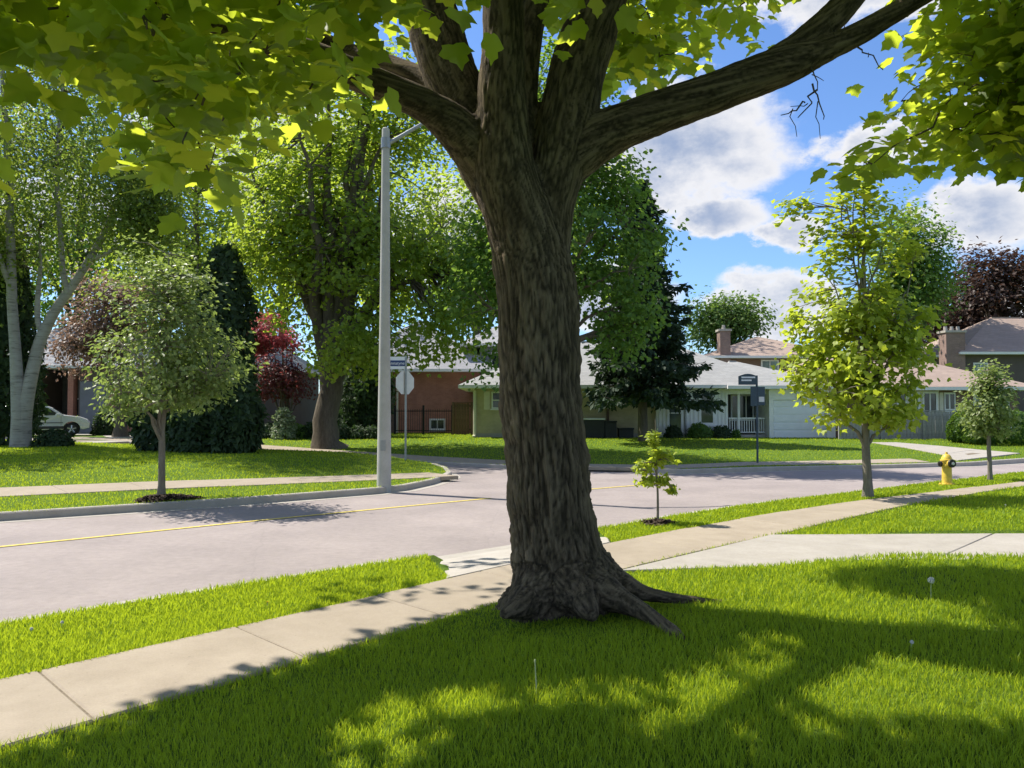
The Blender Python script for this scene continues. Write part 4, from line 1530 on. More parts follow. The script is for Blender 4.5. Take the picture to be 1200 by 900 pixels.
def build_red_house():
    s = 48.0 / FPX
    X = lambda px: (px - 600) * s
    z0 = zg(-5, 46) - 0.05
    Z = lambda py: CAM_Z + (480 - py) * s - z0
    r = house_root('brick_house', 'red brick house with pale grey roof behind the stop sign', 0, 48, z0)
    MB().box(X(395), X(562), 0, 9, -0.3, Z(436)).build('wall', M['red_brick'], r)
    MB().box(X(562) + 0.002, X(650), 0.8, 9.5, -0.3, Z(403)).build('upper_storey', M['grey_siding'], r)
    window(r, X(503.5), X(522), Z(504), Z(490.5), 0.0, M['white_trim'], M['glass'], (2, 1), 0.1)
    window(r, X(575), X(600), Z(432), Z(412), 0.8, M['white_trim'], M['glass'], (2, 1))
    # entrance side under the eave
    MB().box(X(455), X(463), -0.05, -0.003, 0.0, Z(441)).build('door', M['brown_wood'], r)
    MB().tube([(X(466), -0.08, Z(438)), (X(466), -0.08, 0)], 0.06, 8).build('downspout', M['cream_trim'], r)
    hip_roof(r, 'roof', X(395), X(570), 0, 9, Z(433), Z(384) + 1.0, 0.8, M['roof_grey'])
    hip_roof(r, 'roof', X(548), X(650), 0.8, 9.5, Z(402), Z(380) + 0.9, 0.6, M['roof_grey'])
    # roof vents
    for px, py in ((493, 408), (520, 398)):
        MB().box(X(px) - .15, X(px) + .15, 2.4, 2.8, Z(py) + 0.55, Z(py) + 0.85).build('roof_vent', M['dark_metal'], r)
    return r


build_red_house()


def build_left_house():
    s = 47.0 / FPX
    X = lambda px: (px - 600) * s
    z0 = zg(-25, 46)
    Z = lambda py: CAM_Z + (480 - py) * s - z0
    r = house_root('garage_house', 'low brown house with carport and grey garage door behind the silver car', 0, 47, z0)
    ze = Z(432)
    w = MB()
    w.box(X(-60), X(44), 0, 9, -0.3, ze)
    w.box(X(44), X(92), 2.6, 9, -0.3, ze)
    w.box(X(92), X(215), 0, 9, -0.3, ze)
    w.box(X(215), X(330), 1.5, 9, -0.3, ze)
    w.build('wall', M['dark_siding'], r)
    MB().box(X(44) + 0.02, X(92) - 0.02, 2.55, 2.598, 0, ze).build('porch_shade_back', M['recess_shade'], r)  # dark sheet standing in for the shade inside the opening
    MB().box(X(82), X(88.5), -0.25, 0.2, -0.2, ze).build('pillar', M['red_brick'], r)
    gd = MB().box(X(94), X(124), -0.05, -0.003, 0, Z(447)).build('garage_door', M['grey_siding'], r)
    for i in range(4):
        h = Z(447) / 4
        MB().box(X(94) + 0.06, X(124) - 0.06, -0.075, -0.052, i * h + 0.04, (i + 1) * h - 0.04).build('panel', M['grey_siding'], gd)
    MB().box(X(128), X(200), -0.06, -0.003, -0.1, Z(455)).build('brick_skirt', M['red_brick'], r)
    window(r, X(55), X(70), 0.8, 2.1, 2.55, M['white_trim'], M['glass'], (2, 1))
    window(r, X(235), X(262), 0.9, 2.2, 1.5, M['white_trim'], M['glass'], (2, 1))
    hip_roof(r, 'roof', X(-60), X(215), 0, 9, ze + 0.16, Z(395) + 1.2, 0.7, M['roof_grey'])
    hip_roof(r, 'roof', X(205), X(330), 1.5, 9, ze + 0.1, Z(400) + 1.0, 0.6, M['roof_grey'])
    return r


build_left_house()


def chimney(root, x0, x1, y0, y1, z0, z1, mat, pots=2):
    c = MB().box(x0, x1, y0, y1, z0, z1).build('chimney', mat, root)
    MB().box(x0 - 0.08, x1 + 0.08, y0 - 0.08, y1 + 0.08, z1 - 0.12, z1 + 0.02).build('chimney_cap', M['kerb'], c)
    for k in range(pots):
        x = x0 + (x1 - x0) * (k + 0.5) / pots
        MB().tube([(x, (y0 + y1) / 2, z1), (x, (y0 + y1) / 2, z1 + 0.32)], [0.14, 0.1], 8).build('chimney_pot', M['kerb'], c)
    return c


def build_back_house():
    s = 54.0 / FPX
    X = lambda px: (px - 600) * s
    z0 = zg(18, 54)
    Z = lambda py: CAM_Z + (480 - py) * s - z0
    r = house_root('two_storey_house', 'brown brick two-storey house rising behind the white bungalow', 0, 54, z0)
    ze = Z(419.5)
    MB().box(X(845), X(985), 0, 9, -0.3, ze).build('wall', M['brown_brick'], r)
    window(r, X(892), X(913), Z(440), Z(421.5), 0.0, M['white_trim'], M['glass_green'], (2, 1), 0.1)
    window(r, X(940), X(962), Z(440), Z(421.5), 0.0, M['white_trim'], M['glass_green'], (2, 1), 0.1)
    hip_roof(r, 'roof', X(838), X(985), 0, 9, ze + 0.12, Z(400) + 0.75, 0.75, M['roof_brown'])
    chimney(r, X(842), X(854), -0.55, 0.3, -0.2, Z(386.5), M['chimney_brick'], 1)
    return r


build_back_house()


def build_right_bungalow():
    z0 = zg(22, 41)
    X = lambda px: (px - 600) * S40
    Z = lambda py: Z40(py, z0)
    r = house_root('bungalow', 'brown roofed bungalow behind the weathered board fence', 0, 40, z0)
    ze = Z(457)
    w = MB()
    w.box(X(962), X(1192), 0, 8.5, -0.3, ze)
    w.build('wall', M['brown_brick'], r)
    # pale cladding between the windows
    MB().box(X(1045), X(1100), -0.04, -0.003, 0.6, ze - 0.02).build('cladding', M['cream_trim'], r)
    for a, b, g in ((1050, 1062, 'glass'), (1066, 1077, 'glass_green'), (1080, 1098, 'glass')):
        window(r, X(a), X(b), Z(489), Z(459), -0.04, M['white_trim'], M[g], (2 if b - a > 14 else 1, 1), 0.09)
    d = MB().box(X(1106), X(1119), -0.06, -0.003, 0, Z(460)).build('door', M['white_trim'], r)
    for a, b in ((1107.5, 1111), (1113, 1117.5)):
        MB().box(X(a), X(b), -0.075, -0.062, Z(479), Z(462)).build('pane', M['glass'], d)
    MB().box(X(1100.5), X(1105), -0.05, -0.003, 0, Z(460)).build('side_light', M['cream_trim'], r)
    window(r, X(1140), X(1182), Z(500), Z(459), 0.0, M['white_trim'], M['glass_green'], (3, 1), 0.12)
    hip_roof(r, 'roof', X(962), X(1192), 0, 8.5, ze + 0.14, Z(421) + 0.68, 0.75, M['roof_brown'], (X(1000), X(1078)))
    return r


build_right_bungalow()


def build_far_right_house():
    s = 52.0 / FPX
    X = lambda px: (px - 600) * s
    z0 = zg(32, 52)
    Z = lambda py: CAM_Z + (480 - py) * s - z0
    r = house_root('two_storey_house', 'dark brown two-storey house with wide brick chimney beyond the hedge', 0, 52, z0)
    ze = Z(415)
    MB().box(X(1131), X(1330), 0, 9, -0.3, ze).build('wall', M['dark_siding'], r)
    window(r, X(1141), X(1158), Z(444), Z(425), 0.0, M['white_trim'], M['glass_green'], (2, 1), 0.08)
    window(r, X(1225), X(1260), Z(444), Z(425), 0.0, M['white_trim'], M['glass'], (2, 1), 0.08)
    hip_roof(r, 'roof', X(1131), X(1330), 0, 9, ze + 0.12, Z(384) + 1.2, 0.6, M['roof_brown'])
    chimney(r, X(1106), X(1128), -0.4, 0.5, -0.2, Z(388), M['chimney_brick'], 3)
    return r


build_far_right_house()


# ------------------------------------------------------------------ fences
def board_fence(name, label, a, b, h, zf, mat, bw=0.15, gap=0.012, post_every=2.2, cap=True):
    a, b = np.array(a), np.array(b)
    L = np.linalg.norm(b - a)
    ang = math.atan2(b[1] - a[1], b[0] - a[0])
    z = zg((a[0] + b[0]) / 2, (a[1] + b[1]) / 2, zf)
    r = empty(name, (a[0], a[1], z), ang)
    tag(r, label, 'fence')
    n = int(L / (bw + gap))
    base = MB().box(0, bw, -0.012, 0.012, 0.03, h).build('board', mat, r)
    for i in range(1, n):
        o = base.copy()
        o.location = (i * (bw + gap), rng.uniform(-0.006, 0.006), rng.uniform(-0.02, 0.02))
        o.rotation_euler = (0, rng.uniform(-0.008, 0.008), 0)
        o.parent = r
        col.objects.link(o)
    p0 = None
    m = int(L / post_every) + 1
    for i in range(m + 1):
        if p0 is None:
            p0 = MB().box(-0.055, 0.055, -0.125, -0.014, -0.3, h + 0.06).build('post', mat, r)
            o = p0
        else:
            o = p0.copy()
            o.parent = r
            col.objects.link(o)
        o.location = (L * i / m, 0, 0)
    for zz in (0.25, h - 0.2):
        MB().box(0, L, 0.014, 0.06, zz, zz + 0.09).build('rail', mat, r)
    if cap:
        MB().box(-0.02, L + 0.02, -0.05, 0.05, h + 0.022, h + 0.055).build('cap_rail', mat, r)
    return r


board_fence('board_fence', 'weathered grey board fence in front of the brown roofed bungalow', ((985 - 600) / FPX * 37.5, 37.7), ((1131 - 600) / FPX * 37.2, 37.2), 1.32, z_far, M['fence_wood'])
board_fence('wooden_gate', 'dark brown wooden gate between the red brick house and the bungalow', ((531 - 600) / FPX * 44, 44.0), ((553 - 600) / FPX * 44, 44.0), 1.75, z_far, M['brown_wood'], 0.14)


def iron_fence():
    a, b = np.array(((463 - 600) / FPX * 45, 45.0)), np.array(((530 - 600) / FPX * 44.5, 44.5))
    L = np.linalg.norm(b - a)
    r = empty('iron_fence', (a[0], a[1], zg(a[0], a[1])), math.atan2(b[1] - a[1], b[0] - a[0]))
    tag(r, 'black iron fence in front of the red brick wall', 'fence')
    for k in range(3):
        x = L * k / 2
        MB().box(x - 0.05, x + 0.05, -0.05, 0.05, -0.2, 1.65).build('post', M['dark_metal'], r)
    for z in (0.2, 1.3):
        MB().box(0, L, -0.02, 0.02, z, z + 0.05).build('rail', M['dark_metal'], r)
    for k in range(1, int(L / 0.13)):
        MB().box(k * 0.13 - 0.009, k * 0.13 + 0.009, -0.009, 0.009, 0.08, 1.45).build('picket', M['dark_metal'], r)


iron_fence()


# ------------------------------------------------------------------ trees of the street
def at(px, d, zf=None):
    x = (px - 600) / FPX * d
    return (x, d, zg(x, d, zf))


def crown(base, px, py, rx, rz, dy=0.0, ry=None):
    """an ellipsoid of foliage, sized by how it looks at its distance, relative to base"""
    d = base[1] + dy
    s = d / FPX
    x = (px - 600) * s - base[0]
    z = CAM_Z + (480 - py) * s - base[2]
    return (x, dy, z, rx * s, (ry if ry else rx * s), rz * s)


MT, MTF = LOBE_V, LOBE_F

# young tree on the verge beyond the road, left
b = at(190, 15.9, z_far_left)
make_tree('young_tree', 'young pale green tree with thin grey trunk in a mulch ring on the verge', b,
          [(0, 0, -0.1, 0.075), (0.02, 0, 1.5, 0.06), (0.05, 0, 3.0, 0.045), (0.1, 0, 4.9, 0.012)],
          [crown(b, 200, 425, 82, 66), crown(b, 195, 350, 62, 62), crown(b, 185, 300, 36, 36), crown(b, 165, 470, 44, 24), crown(b, 240, 455, 42, 28)],
          330, 26, 0.105, (M['bark_young'], M['leaf_linden']), 0.42, 16, tv=DIAMOND_V, droop=0.55, gap=0.36, limb_r=0.36, fork=0.25, flat=0.55, seed=3, shell=2.0)
# birch
b = at(32, 30.0, z_far_left)


def birch():
    global rng
    root = empty('birch_tree', b)
    tag(root, 'white birch with forked leaning stems on the left corner lawn', 'tree')
    old = rng
    rng = np.random.default_rng(5)
    d = b[1]
    def pp(rows):
        return np.array([(*(np.array(P(x, y, d + dd)) - np.array(b)), r * d / FPX) for x, y, dd, r in rows])
    stems = [[(24, 534, 0, 13), (25, 512, 0, 11), (27, 487, 0, 9.5), (34, 453, 0, 7.5), (46, 400, .1, 6.5), (66, 360, .2, 5.6), (85, 335, .3, 5), (103, 307, .3, 4.5), (122, 275, .4, 3.8), (138, 230, .5, 2.8), (150, 170, .6, 1.5)],
             [(22, 532, -.1, 10), (23, 490, -.1, 8.5), (21, 460, -.1, 7.5), (18, 407, -.2, 6), (14, 353, -.3, 5.6), (13, 300, -.3, 5), (10, 200, -.4, 4), (4, 110, -.4, 3), (0, 20, -.5, 2), (-4, -60, -.5, 1)],
             [(50, 392, .1, 4), (43, 380, .1, 3.2), (44, 348, .1, 3), (48, 310, .1, 2.2), (46, 270, .1, 1.2)],
             [(79, 343, .2, 3.6), (73, 320, .0, 3.4), (71, 270, -.2, 3), (66, 210, -.3, 2.5), (70, 130, -.4, 1.8), (80, 50, -.5, 1)],
             [(104, 306, .3, 3), (125, 296, .2, 2.4), (150, 286, .2, 1.8), (175, 270, .1, 1)],
             [(14, 340, -.3, 3.4), (0, 305, -.6, 3), (-20, 240, -.8, 2), (-40, 160, -.9, 1)]]
    tubes = []
    nodes = []
    for s in stems:
        q = resample(pp(s), 0.25)
        tubes.append((q[:, :3], q[:, 3]))
        nodes.append(q[len(q) // 2:, :3])
    wood = link('trunk', tubes_mesh('trunk', tubes, 9), M['birch'], root)
    N = np.vstack(nodes)
    cr_ = [crown(b, 20, 190, 110, 130), crown(b, 110, 180, 95, 120), crown(b, 60, 60, 120, 110), crown(b, 170, 230, 50, 60), crown(b, -40, 260, 70, 70), crown(b, 40, -60, 100, 70)]
    C = np.vstack([ell_sample(190, c[:3], c[3:], 2.0) for c in cr_])
    C = C[fbm(C * 0.5 + 3, 2) > 0.42]
    tw = []
    for p in C:
        i = np.sum((N - p) ** 2, 1).argmin()
        tw.append((curve_pts(N[i], p, 5, 0.12 * np.linalg.norm(N[i] - p), 0.02), np.linspace(0.022, 0.006, 5)))
    link('branches', tubes_mesh('branches', tw, 4), M['bark_far'], root)
    ci = np.repeat(np.arange(len(C)), 46)
    off = rng.normal(size=(len(ci), 3)) * np.array((0.42, 0.42, 0.75))
    off[:, 2] -= 0.3
    pos = C[ci] + off
    nr = rng.normal(size=(len(ci), 3)) * 0.6 + np.array((0, 0, 0.5))
    tip = rng.normal(size=(len(ci), 3)) * 0.5 + np.array((0, 0, -0.9))
    leaf_cloud('crown', pos, nr, tip, rng.uniform(0.1, 0.19, len(ci)), DIAMOND_V, DIAMOND_F, M['leaf_birch'], root)
    rng = old


birch()

# the old shade maple on the far lawn
b = at(385, 32.5)
make_tree('maple_tree', 'broad old maple with thick grey trunk on the lawn behind the lamp post', b,
          [(0, 0, -0.2, 0.62), (0.02, 0, 1.2, 0.5), (0.05, 0, 3.4, 0.46), (0.3, 0, 6.5, 0.32), (0.3, 0, 10, 0.15)],
          [crown(b, 390, 290, 118, 110), crown(b, 335, 290, 70, 60), crown(b, 470, 300, 95, 90), crown(b, 400, 180, 120, 80), crown(b, 440, 120, 110, 60), crown(b, 490, 390, 70, 40, -1), crown(b, 430, 410, 60, 36, -2), crown(b, 545, 330, 50, 55)],
          680, 44, 0.185, (M['bark_far'], M['leaf_far']), 1.0, 18, tv=HEX_V, tf=HEX_F, gap=0.37, gapf=0.3, limb_r=0.4, fork=0.3, seed=8)
# shade tree whose trunk stands behind the big maple
b = at(640, 28.0)
make_tree('shade_tree', 'deep green shade tree standing directly behind the big maple trunk', b,
          [(0, 0, -0.2, 0.34), (0, 0, 2.5, 0.27), (0.1, 0, 5.5, 0.2), (0.2, 0, 10, 0.06)],
          [crown(b, 640, 250, 100, 120), crown(b, 725, 300, 55, 92), crown(b, 700, 210, 50, 52), crown(b, 570, 320, 55, 75), crown(b, 735, 385, 42, 34, -.5), crown(b, 640, 120, 80, 80), crown(b, 578, 428, 22, 20)],
          460, 44, 0.165, (M['bark_far'], M['leaf_mid']), 0.85, 16, tv=HEX_V, tf=HEX_F, gap=0.36, gapf=0.4, seed=21, fork=0.35)


def spruce(name, label, base, h, r, seed, bare=0.18, mat='leaf_spruce', tiers=26, cat='tree'):
    """conifer with drooping whorled branches"""
    global rng
    old = rng
    rng = np.random.default_rng(seed)
    root = empty(name, base)
    tag(root, label, cat)
    tubes = [(np.array([(0, 0, -0.2), (0, 0, h * 0.3), (0.03, 0, h * 0.7), (0.0, 0, h)]), np.array([r * 0.075, r * 0.06, r * 0.035, 0.015]))]
    pos, nr, tip = [], [], []
    for i in range(tiers):
        f = i / (tiers - 1)
        z = h * (bare + (1 - bare) * f)
        R = r * (1 - f) ** 0.8 * rng.uniform(0.75, 1.1) + 0.15
        nb = int(10 - 4 * f)
        for k in range(nb):
            a = 2 * math.pi * (k + rng.random() * 0.8) / nb + i
            RR = R * rng.uniform(0.6, 1.12)
            dv = np.array((math.cos(a), math.sin(a), 0))
            t = np.linspace(0, 1, 6)
            pts = dv[None] * (t * RR)[:, None]
            pts[:, 2] = z + RR * (-0.42 * t + 0.22 * t ** 3)
            tubes.append((pts, np.linspace(0.035, 0.008, 6)))
            m = int(14 + 46 * RR)
            u = rng.random(m) ** 0.7
            c = dv[None] * (u * RR)[:, None]
            c[:, 2] = z + RR * (-0.42 * u + 0.22 * u ** 3)
            side = np.array((-dv[1], dv[0], 0))
            sp = rng.normal(0, 0.16 * RR * (0.35 + 0.6 * (1 - u)), m)
            c += side[None] * sp[:, None]
            c[:, 2] -= np.abs(rng.normal(0, 0.13, m)) + 0.15 * np.abs(sp)
            pos.append(c)
            nr.append(rng.normal(size=(m, 3)) * 0.55 + np.array((0, 0, 0.6)))
            tip.append(dv[None] * 0.7 + side[None] * np.sign(sp)[:, None] * 0.5 + np.array((0, 0, -0.55)) + rng.normal(size=(m, 3)) * 0.3)
    link('trunk', tubes_mesh('trunk', tubes, 6), M['bark_far'], root)
    pos, nr, tip = np.vstack(pos), np.vstack(nr), np.vstack(tip)
    leaf_cloud('crown', pos, nr, tip, rng.uniform(0.22, 0.42, len(pos)), NEEDLE_V * np.array((2.0, 1, 1)), DIAMOND_F, M[mat], root)
    rng = old
    return root


spruce('spruce_tree', 'dark drooping spruce on the lawn in front of the yellow brick wall', at(753, 36.0), 11.9, 3.1, 4, 0.22)


def cedar(name, label, base, h, r, seed, mat='leaf_dark', n=5200, cat='shrub', size=0.26):
    """upright feathery evergreen"""
    global rng
    old = rng
    rng = np.random.default_rng(seed)
    root = empty(name, base)
    tag(root, label, cat)
    u = rng.random(n) ** 0.8
    z = h * u
    prof = r * np.clip((1.02 - u) / 0.6, 0, 1) ** 0.55 * (0.72 + 0.28 * np.clip(u / 0.12, 0, 1))
    a = rng.uniform(0, 2 * math.pi, n)
    lump = 0.42 + 1.1 * fbm(np.column_stack((np.cos(a) * 1.9, np.sin(a) * 1.9, z * 0.8)) + seed, 3)
    R = prof * lump * (1 - 0.45 * rng.random(n) ** 2.2)
    pos = np.column_stack((np.cos(a) * R, np.sin(a) * R, z))
    out = np.column_stack((np.cos(a), np.sin(a), np.zeros(n)))
    nr = out + rng.normal(size=(n, 3)) * 0.5
    tip = out * 0.5 + np.array((0, 0, -0.5)) + rng.normal(size=(n, 3)) * 0.5
    link('trunk', tubes_mesh('trunk', [(np.array([(0, 0, -0.1), (0, 0, h * 0.5), (0, 0, h * 0.93)]), np.array((r * 0.12, r * 0.09, 0.02)))], 6), M['bark_far'], root)
    leaf_cloud('crown', pos, nr, tip, rng.uniform(0.6, 1.3, n) * size, NEEDLE_V * np.array((1.8, 1, 1)), DIAMOND_F, M[mat], root)
    rng = old
    return root


cedar('cedar_tree', 'tall dark cedar rising behind the young pale green tree', at(262, 30.0, z_far_left), 7.6, 1.35, 31, n=8000, cat='tree', size=0.3)
cedar('cedar_bush', 'bushy dark cedar at the lawn edge, right of the mulch ring tree', at(278, 26.0, z_far_left), 2.9, 0.75, 33, n=5200)
cedar('cedar_bush', 'widest of the low dark cedars behind the mulch ring tree', at(235, 26.6, z_far_left), 3.0, 1.05, 34, n=6000)
cedar('cedar_bush', 'low dark cedar left of the thin grey trunk of the mulch ring tree', at(186, 27.5, z_far_left), 2.6, 0.8, 35, n=4600)
cedar('cedar_tree', 'dark cedar hugging the birch from behind', at(2, 31.5, z_far_left), 8.5, 1.3, 36, n=9000, cat='tree', size=0.32)
cedar('cedar_tree', 'dark narrow cedar beside the red brick house, behind the lamp post', at(428, 41.0), 5.4, 1.25, 37, n=6500, cat='tree', size=0.32)
cedar('cedar_tree', 'narrow cedar next to the old maple trunk', at(408, 42.5), 4.2, 0.9, 38, n=4000, cat='tree', size=0.3)

# the young maple near the hydrant
b = at(1015, 15.9, z_near)
make_tree('young_maple', 'young yellow-green maple with upright branches on the right-hand verge', b,
          [(0, 0, -0.1, 0.095), (-0.02, 0, 1.6, 0.07), (0.0, 0, 4.0, 0.045), (0.02, 0, 6.4, 0.012)],
          [crown(b, 1005, 448, 80, 58), crown(b, 1008, 372, 78, 66), crown(b, 955, 410, 32, 52), crown(b, 1055, 385, 36, 56), crown(b, 1012, 270, 44, 66), crown(b, 935, 245, 13, 26), crown(b, 960, 285, 16, 34), crown(b, 1060, 290, 18, 42), crown(b, 1015, 215, 22, 28), crown(b, 1040, 490, 38, 14)],
          330, 22, 0.125, (M['bark_young'], M['leaf_bright']), 0.36, 26, tv=MT, tf=MTF, gap=0.2, gapf=0.9, limb_r=0.3, fork=0.18, flat=0.7, seed=14, droop=0.5, shell=1.8)
# small round tree by the hydrant
b = at(1158, 19.8, z_near)
make_tree('young_tree', 'small round-headed tree on a thin stem just past the hydrant', b,
          [(0, 0, -0.1, 0.06), (0, 0, 1.2, 0.045), (0, 0, 2.2, 0.03), (0.02, 0, 2.9, 0.01)],
          [crown(b, 1160, 478, 27, 30), crown(b, 1160, 445, 17, 25), crown(b, 1163, 495, 24, 14)],
          120, 26, 0.11, (M['bark_young'], M['leaf_linden']), 0.28, 12, gap=0.3, gapf=1.2, fork=0.45, seed=17)
# sapling
b = at(770, 12.25, z_near)
make_tree('sapling', 'tiny bright yellow-green sapling on the verge between road and sidewalk', b,
          [(0, 0, -0.05, 0.022), (0, 0, 0.5, 0.017), (-0.02, 0, 1.0, 0.012), (-0.03, 0, 1.62, 0.005)],
          [crown(b, 765, 512, 7, 22), crown(b, 754, 545, 14, 9), crown(b, 779, 535, 13, 9), crown(b, 762, 562, 20, 7), crown(b, 787, 572, 7, 4), crown(b, 768, 535, 9, 16)],
          74, 9, 0.072, (M['bark_young'], M['leaf_bright']), 0.085, 9, tv=MT, tf=MTF, gap=0.2, gapf=2, fork=0.2, seed=19, limb_r=0.3)

# trees far behind
FARTREES = [
    ('airy_tree', 'light green open-crowned tree behind the brown house chimney', 850, 62, [(850, 365, 40, 34), (842, 335, 22, 24), (870, 375, 26, 26), (830, 385, 26, 24)], 'leaf_airy', 150, 0.42, 1.5, 0.40),
    ('green_tree', 'rounded dark green tree beyond the young yellow-green maple', 1068, 56, [(1065, 290, 44, 62), (1075, 330, 42, 48), (1050, 360, 34, 40)], 'leaf_mid', 300, 0.40, 1.4, 0.36),
    ('purple_tree', 'dark purple-leaved tree towering behind the wide brick chimney', 1148, 62, [(1145, 350, 66, 56), (1175, 340, 55, 46), (1110, 370, 42, 40), (1150, 400, 70, 34)], 'leaf_purple', 430, 0.45, 1.6, 0.34),
    ('pink_tree', 'bronze-pink leaved tree in front of the garage house roof', 142, 41, [(125, 395, 40, 42), (95, 400, 32, 38), (150, 360, 40, 34), (110, 345, 32, 26)], 'leaf_pink', 190, 0.26, 1.0, 0.40),
    ('back_tree', 'tall green tree behind the roof of the garage house', 90, 60, [(90, 260, 120, 130), (30, 300, 90, 100), (180, 280, 90, 110), (40, 150, 110, 90), (170, 150, 90, 90)], 'leaf_mid', 420, 0.5, 2.2, 0.33),
    ('back_tree', 'broad green tree between the garage house and the red maple', 225, 50, [(215, 300, 85, 110), (260, 340, 60, 80), (170, 330, 60, 80), (230, 190, 80, 80)], 'leaf_far', 330, 0.4, 1.7, 0.34),
    ('back_tree', 'tall green tree behind the old maple, above the red brick house', 330, 62, [(320, 220, 110, 120), (400, 260, 100, 120), (260, 300, 80, 100), (330, 385, 75, 60)], 'leaf_far', 360, 0.5, 2.2, 0.36),
    ('back_tree', 'tall green tree rising beyond the grey upper storey', 560, 64, [(560, 260, 100, 120), (500, 290, 70, 100), (640, 250, 90, 130)], 'leaf_far', 320, 0.5, 2.2, 0.38),
]
for i, (nm, lab, px, d, crs, mt, ncl, lf, cr_r, gp) in enumerate(FARTREES):
    b = at(px, d)
    cs = [crown(b, *c) for c in crs]
    top = max(c[2] + c[5] for c in cs)
    r0 = 0.35 if d < 50 else 0.45
    make_tree(nm, lab, b, [(0, 0, -0.2, r0), (0, 0, top * 0.3, r0 * 0.75), (0.1, 0, top * 0.6, r0 * 0.5), (0.1, 0, top * 0.8, 0.06)],
              cs, ncl, 42, lf * 0.72, (M['bark_far'], M[mt]), cr_r, 14, gap=gp, gapf=0.28, seed=50 + i, fork=0.25, limb_r=0.35)
b = (-21.5, 26.5, zg(-21.5, 26.5, z_far_left))
make_tree('shade_tree', 'street tree at the far left whose shade streaks the corner lawn', b,
          [(0, 0, -0.2, 0.34), (0, 0, 4.0, 0.27), (0.1, 0, 8.0, 0.2), (0.1, 0, 13.5, 0.05)],
          [(0, 0, 11.2, 3.6, 3.6, 3.4), (0.6, -1.0, 8.5, 2.8, 2.6, 2.0)],
          230, 34, 0.2, (M['bark_far'], M['leaf_mid']), 0.9, 12, tv=HEX_V, tf=HEX_F, gap=0.38, gapf=0.5, seed=90)
b = at(328, 40.0)
make_tree('red_maple', 'pink-red japanese maple beside the old maple trunk', b,
          [(0, 0, -0.1, 0.13), (0.1, 0, 0.7, 0.1), (0.15, 0, 2.2, 0.07), (0.1, 0, 5.2, 0.03)],
          [crown(b, 318, 388, 30, 20), crown(b, 300, 405, 18, 14), crown(b, 345, 400, 16, 12)],
          110, 26, 0.17, (M['bark_far'], M['leaf_red']), 0.5, 8, gap=0.3, seed=70, fork=0.2)
b = at(338, 38.8)
make_tree('red_maple', 'dark crimson low maple with spreading bare stems beside the old maple trunk', b,
          [(0, 0, -0.1, 0.1), (0.02, 0, 0.5, 0.08), (0.0, 0, 1.2, 0.05), (0.0, 0, 3.0, 0.02)],
          [crown(b, 330, 435, 32, 24), crown(b, 345, 455, 24, 20), crown(b, 312, 452, 14, 18)],
          130, 24, 0.15, (M['bark_far'], M['leaf_crimson']), 0.45, 12, gap=0.3, seed=71, fork=0.1)


# ------------------------------------------------------------------ shrubs and hedge
def shrub(label, base, r, h, mat, n, leaf, seed, name='shrub', group=None):
    global rng
    old = rng
    rng = np.random.default_rng(seed)
    root = empty(name, base)
    tag(root, label, 'shrub', group)
    v = rng.normal(size=(n, 3))
    v /= np.linalg.norm(v, axis=1, keepdims=True)
    v[:, 2] = np.abs(v[:, 2])
    lump = 0.75 + 0.5 * fbm(v * 2.2 + seed, 3)
    k = (1 - 0.4 * rng.random(n) ** 2) * lump
    pos = v * k[:, None] * np.array((r, r, h))
    tag(leaf_cloud('foliage', pos, v + rng.normal(size=(n, 3)) * 0.5, v * 0.4 + rng.normal(size=(n, 3)) * 0.7, rng.uniform(0.7, 1.3, n) * leaf, DIAMOND_V, DIAMOND_F, M[mat], root))
    tb = [(np.array([(0, 0, -0.05), (0.3 * r * math.cos(a), 0.3 * r * math.sin(a), h * 0.35), (0.6 * r * math.cos(a), 0.6 * r * math.sin(a), h * 0.75)]), np.array((0.03, 0.02, 0.008))) for a in (0.4, 1.7, 2.9, 4.1, 5.3)]
    link('stems', tubes_mesh('stems', tb, 5), M['bark_far'], root)
    rng = old
    return root


shrub('low dark shrub at the foot of the birch', at(64, 30.5, z_far_left), 0.75, 0.62, 'leaf_dark', 1500, 0.13, 1)
shrub('round clipped shrub at the end of the left driveway', at(126, 43.5), 0.75, 1.5, 'leaf_dark', 2200, 0.15, 2)
shrub('small dark shrub below the first white front window', at(789, 39.0), 0.42, 0.6, 'leaf_dark', 900, 0.12, 3)
shrub('wide dark shrub below the second white front window', at(820, 39.0), 0.62, 0.72, 'leaf_mid', 1500, 0.12, 4)
shrub('rounded dark shrub left of the porch railing', at(845, 39.0), 0.5, 0.62, 'leaf_dark', 1200, 0.12, 5)
shrub('tiny shrub in front of the porch railing', at(862, 39.1), 0.22, 0.42, 'leaf_mid', 500, 0.1, 6)
shrub('variegated pale leaved shrub under the crimson maple', at(333, 37.6), 0.62, 1.5, 'leaf_silver', 900, 0.15, 7)
for i, px in enumerate((300, 318, 352, 364)):
    shrub(['low green border shrub furthest from the old maple trunk', 'low dark border shrub left of the variegated shrub', 'low green border shrub right of the variegated shrub', 'low dark border shrub touching the old maple trunk'][i], at(px, 38.5), 0.7, 0.62 + 0.1 * (i % 2), 'leaf_dark' if i % 2 else 'leaf_mid', 1100, 0.14, 10 + i)
for i, px in enumerate((402, 420, 437)):
    shrub(['border shrub right beside the old maple trunk under the narrow cedar', 'border shrub at the foot of the dark narrow cedar', 'border shrub half hidden behind the lamp post'][i], at(px, 38.0), 0.55, 0.6, 'leaf_dark', 900, 0.13, 20 + i)


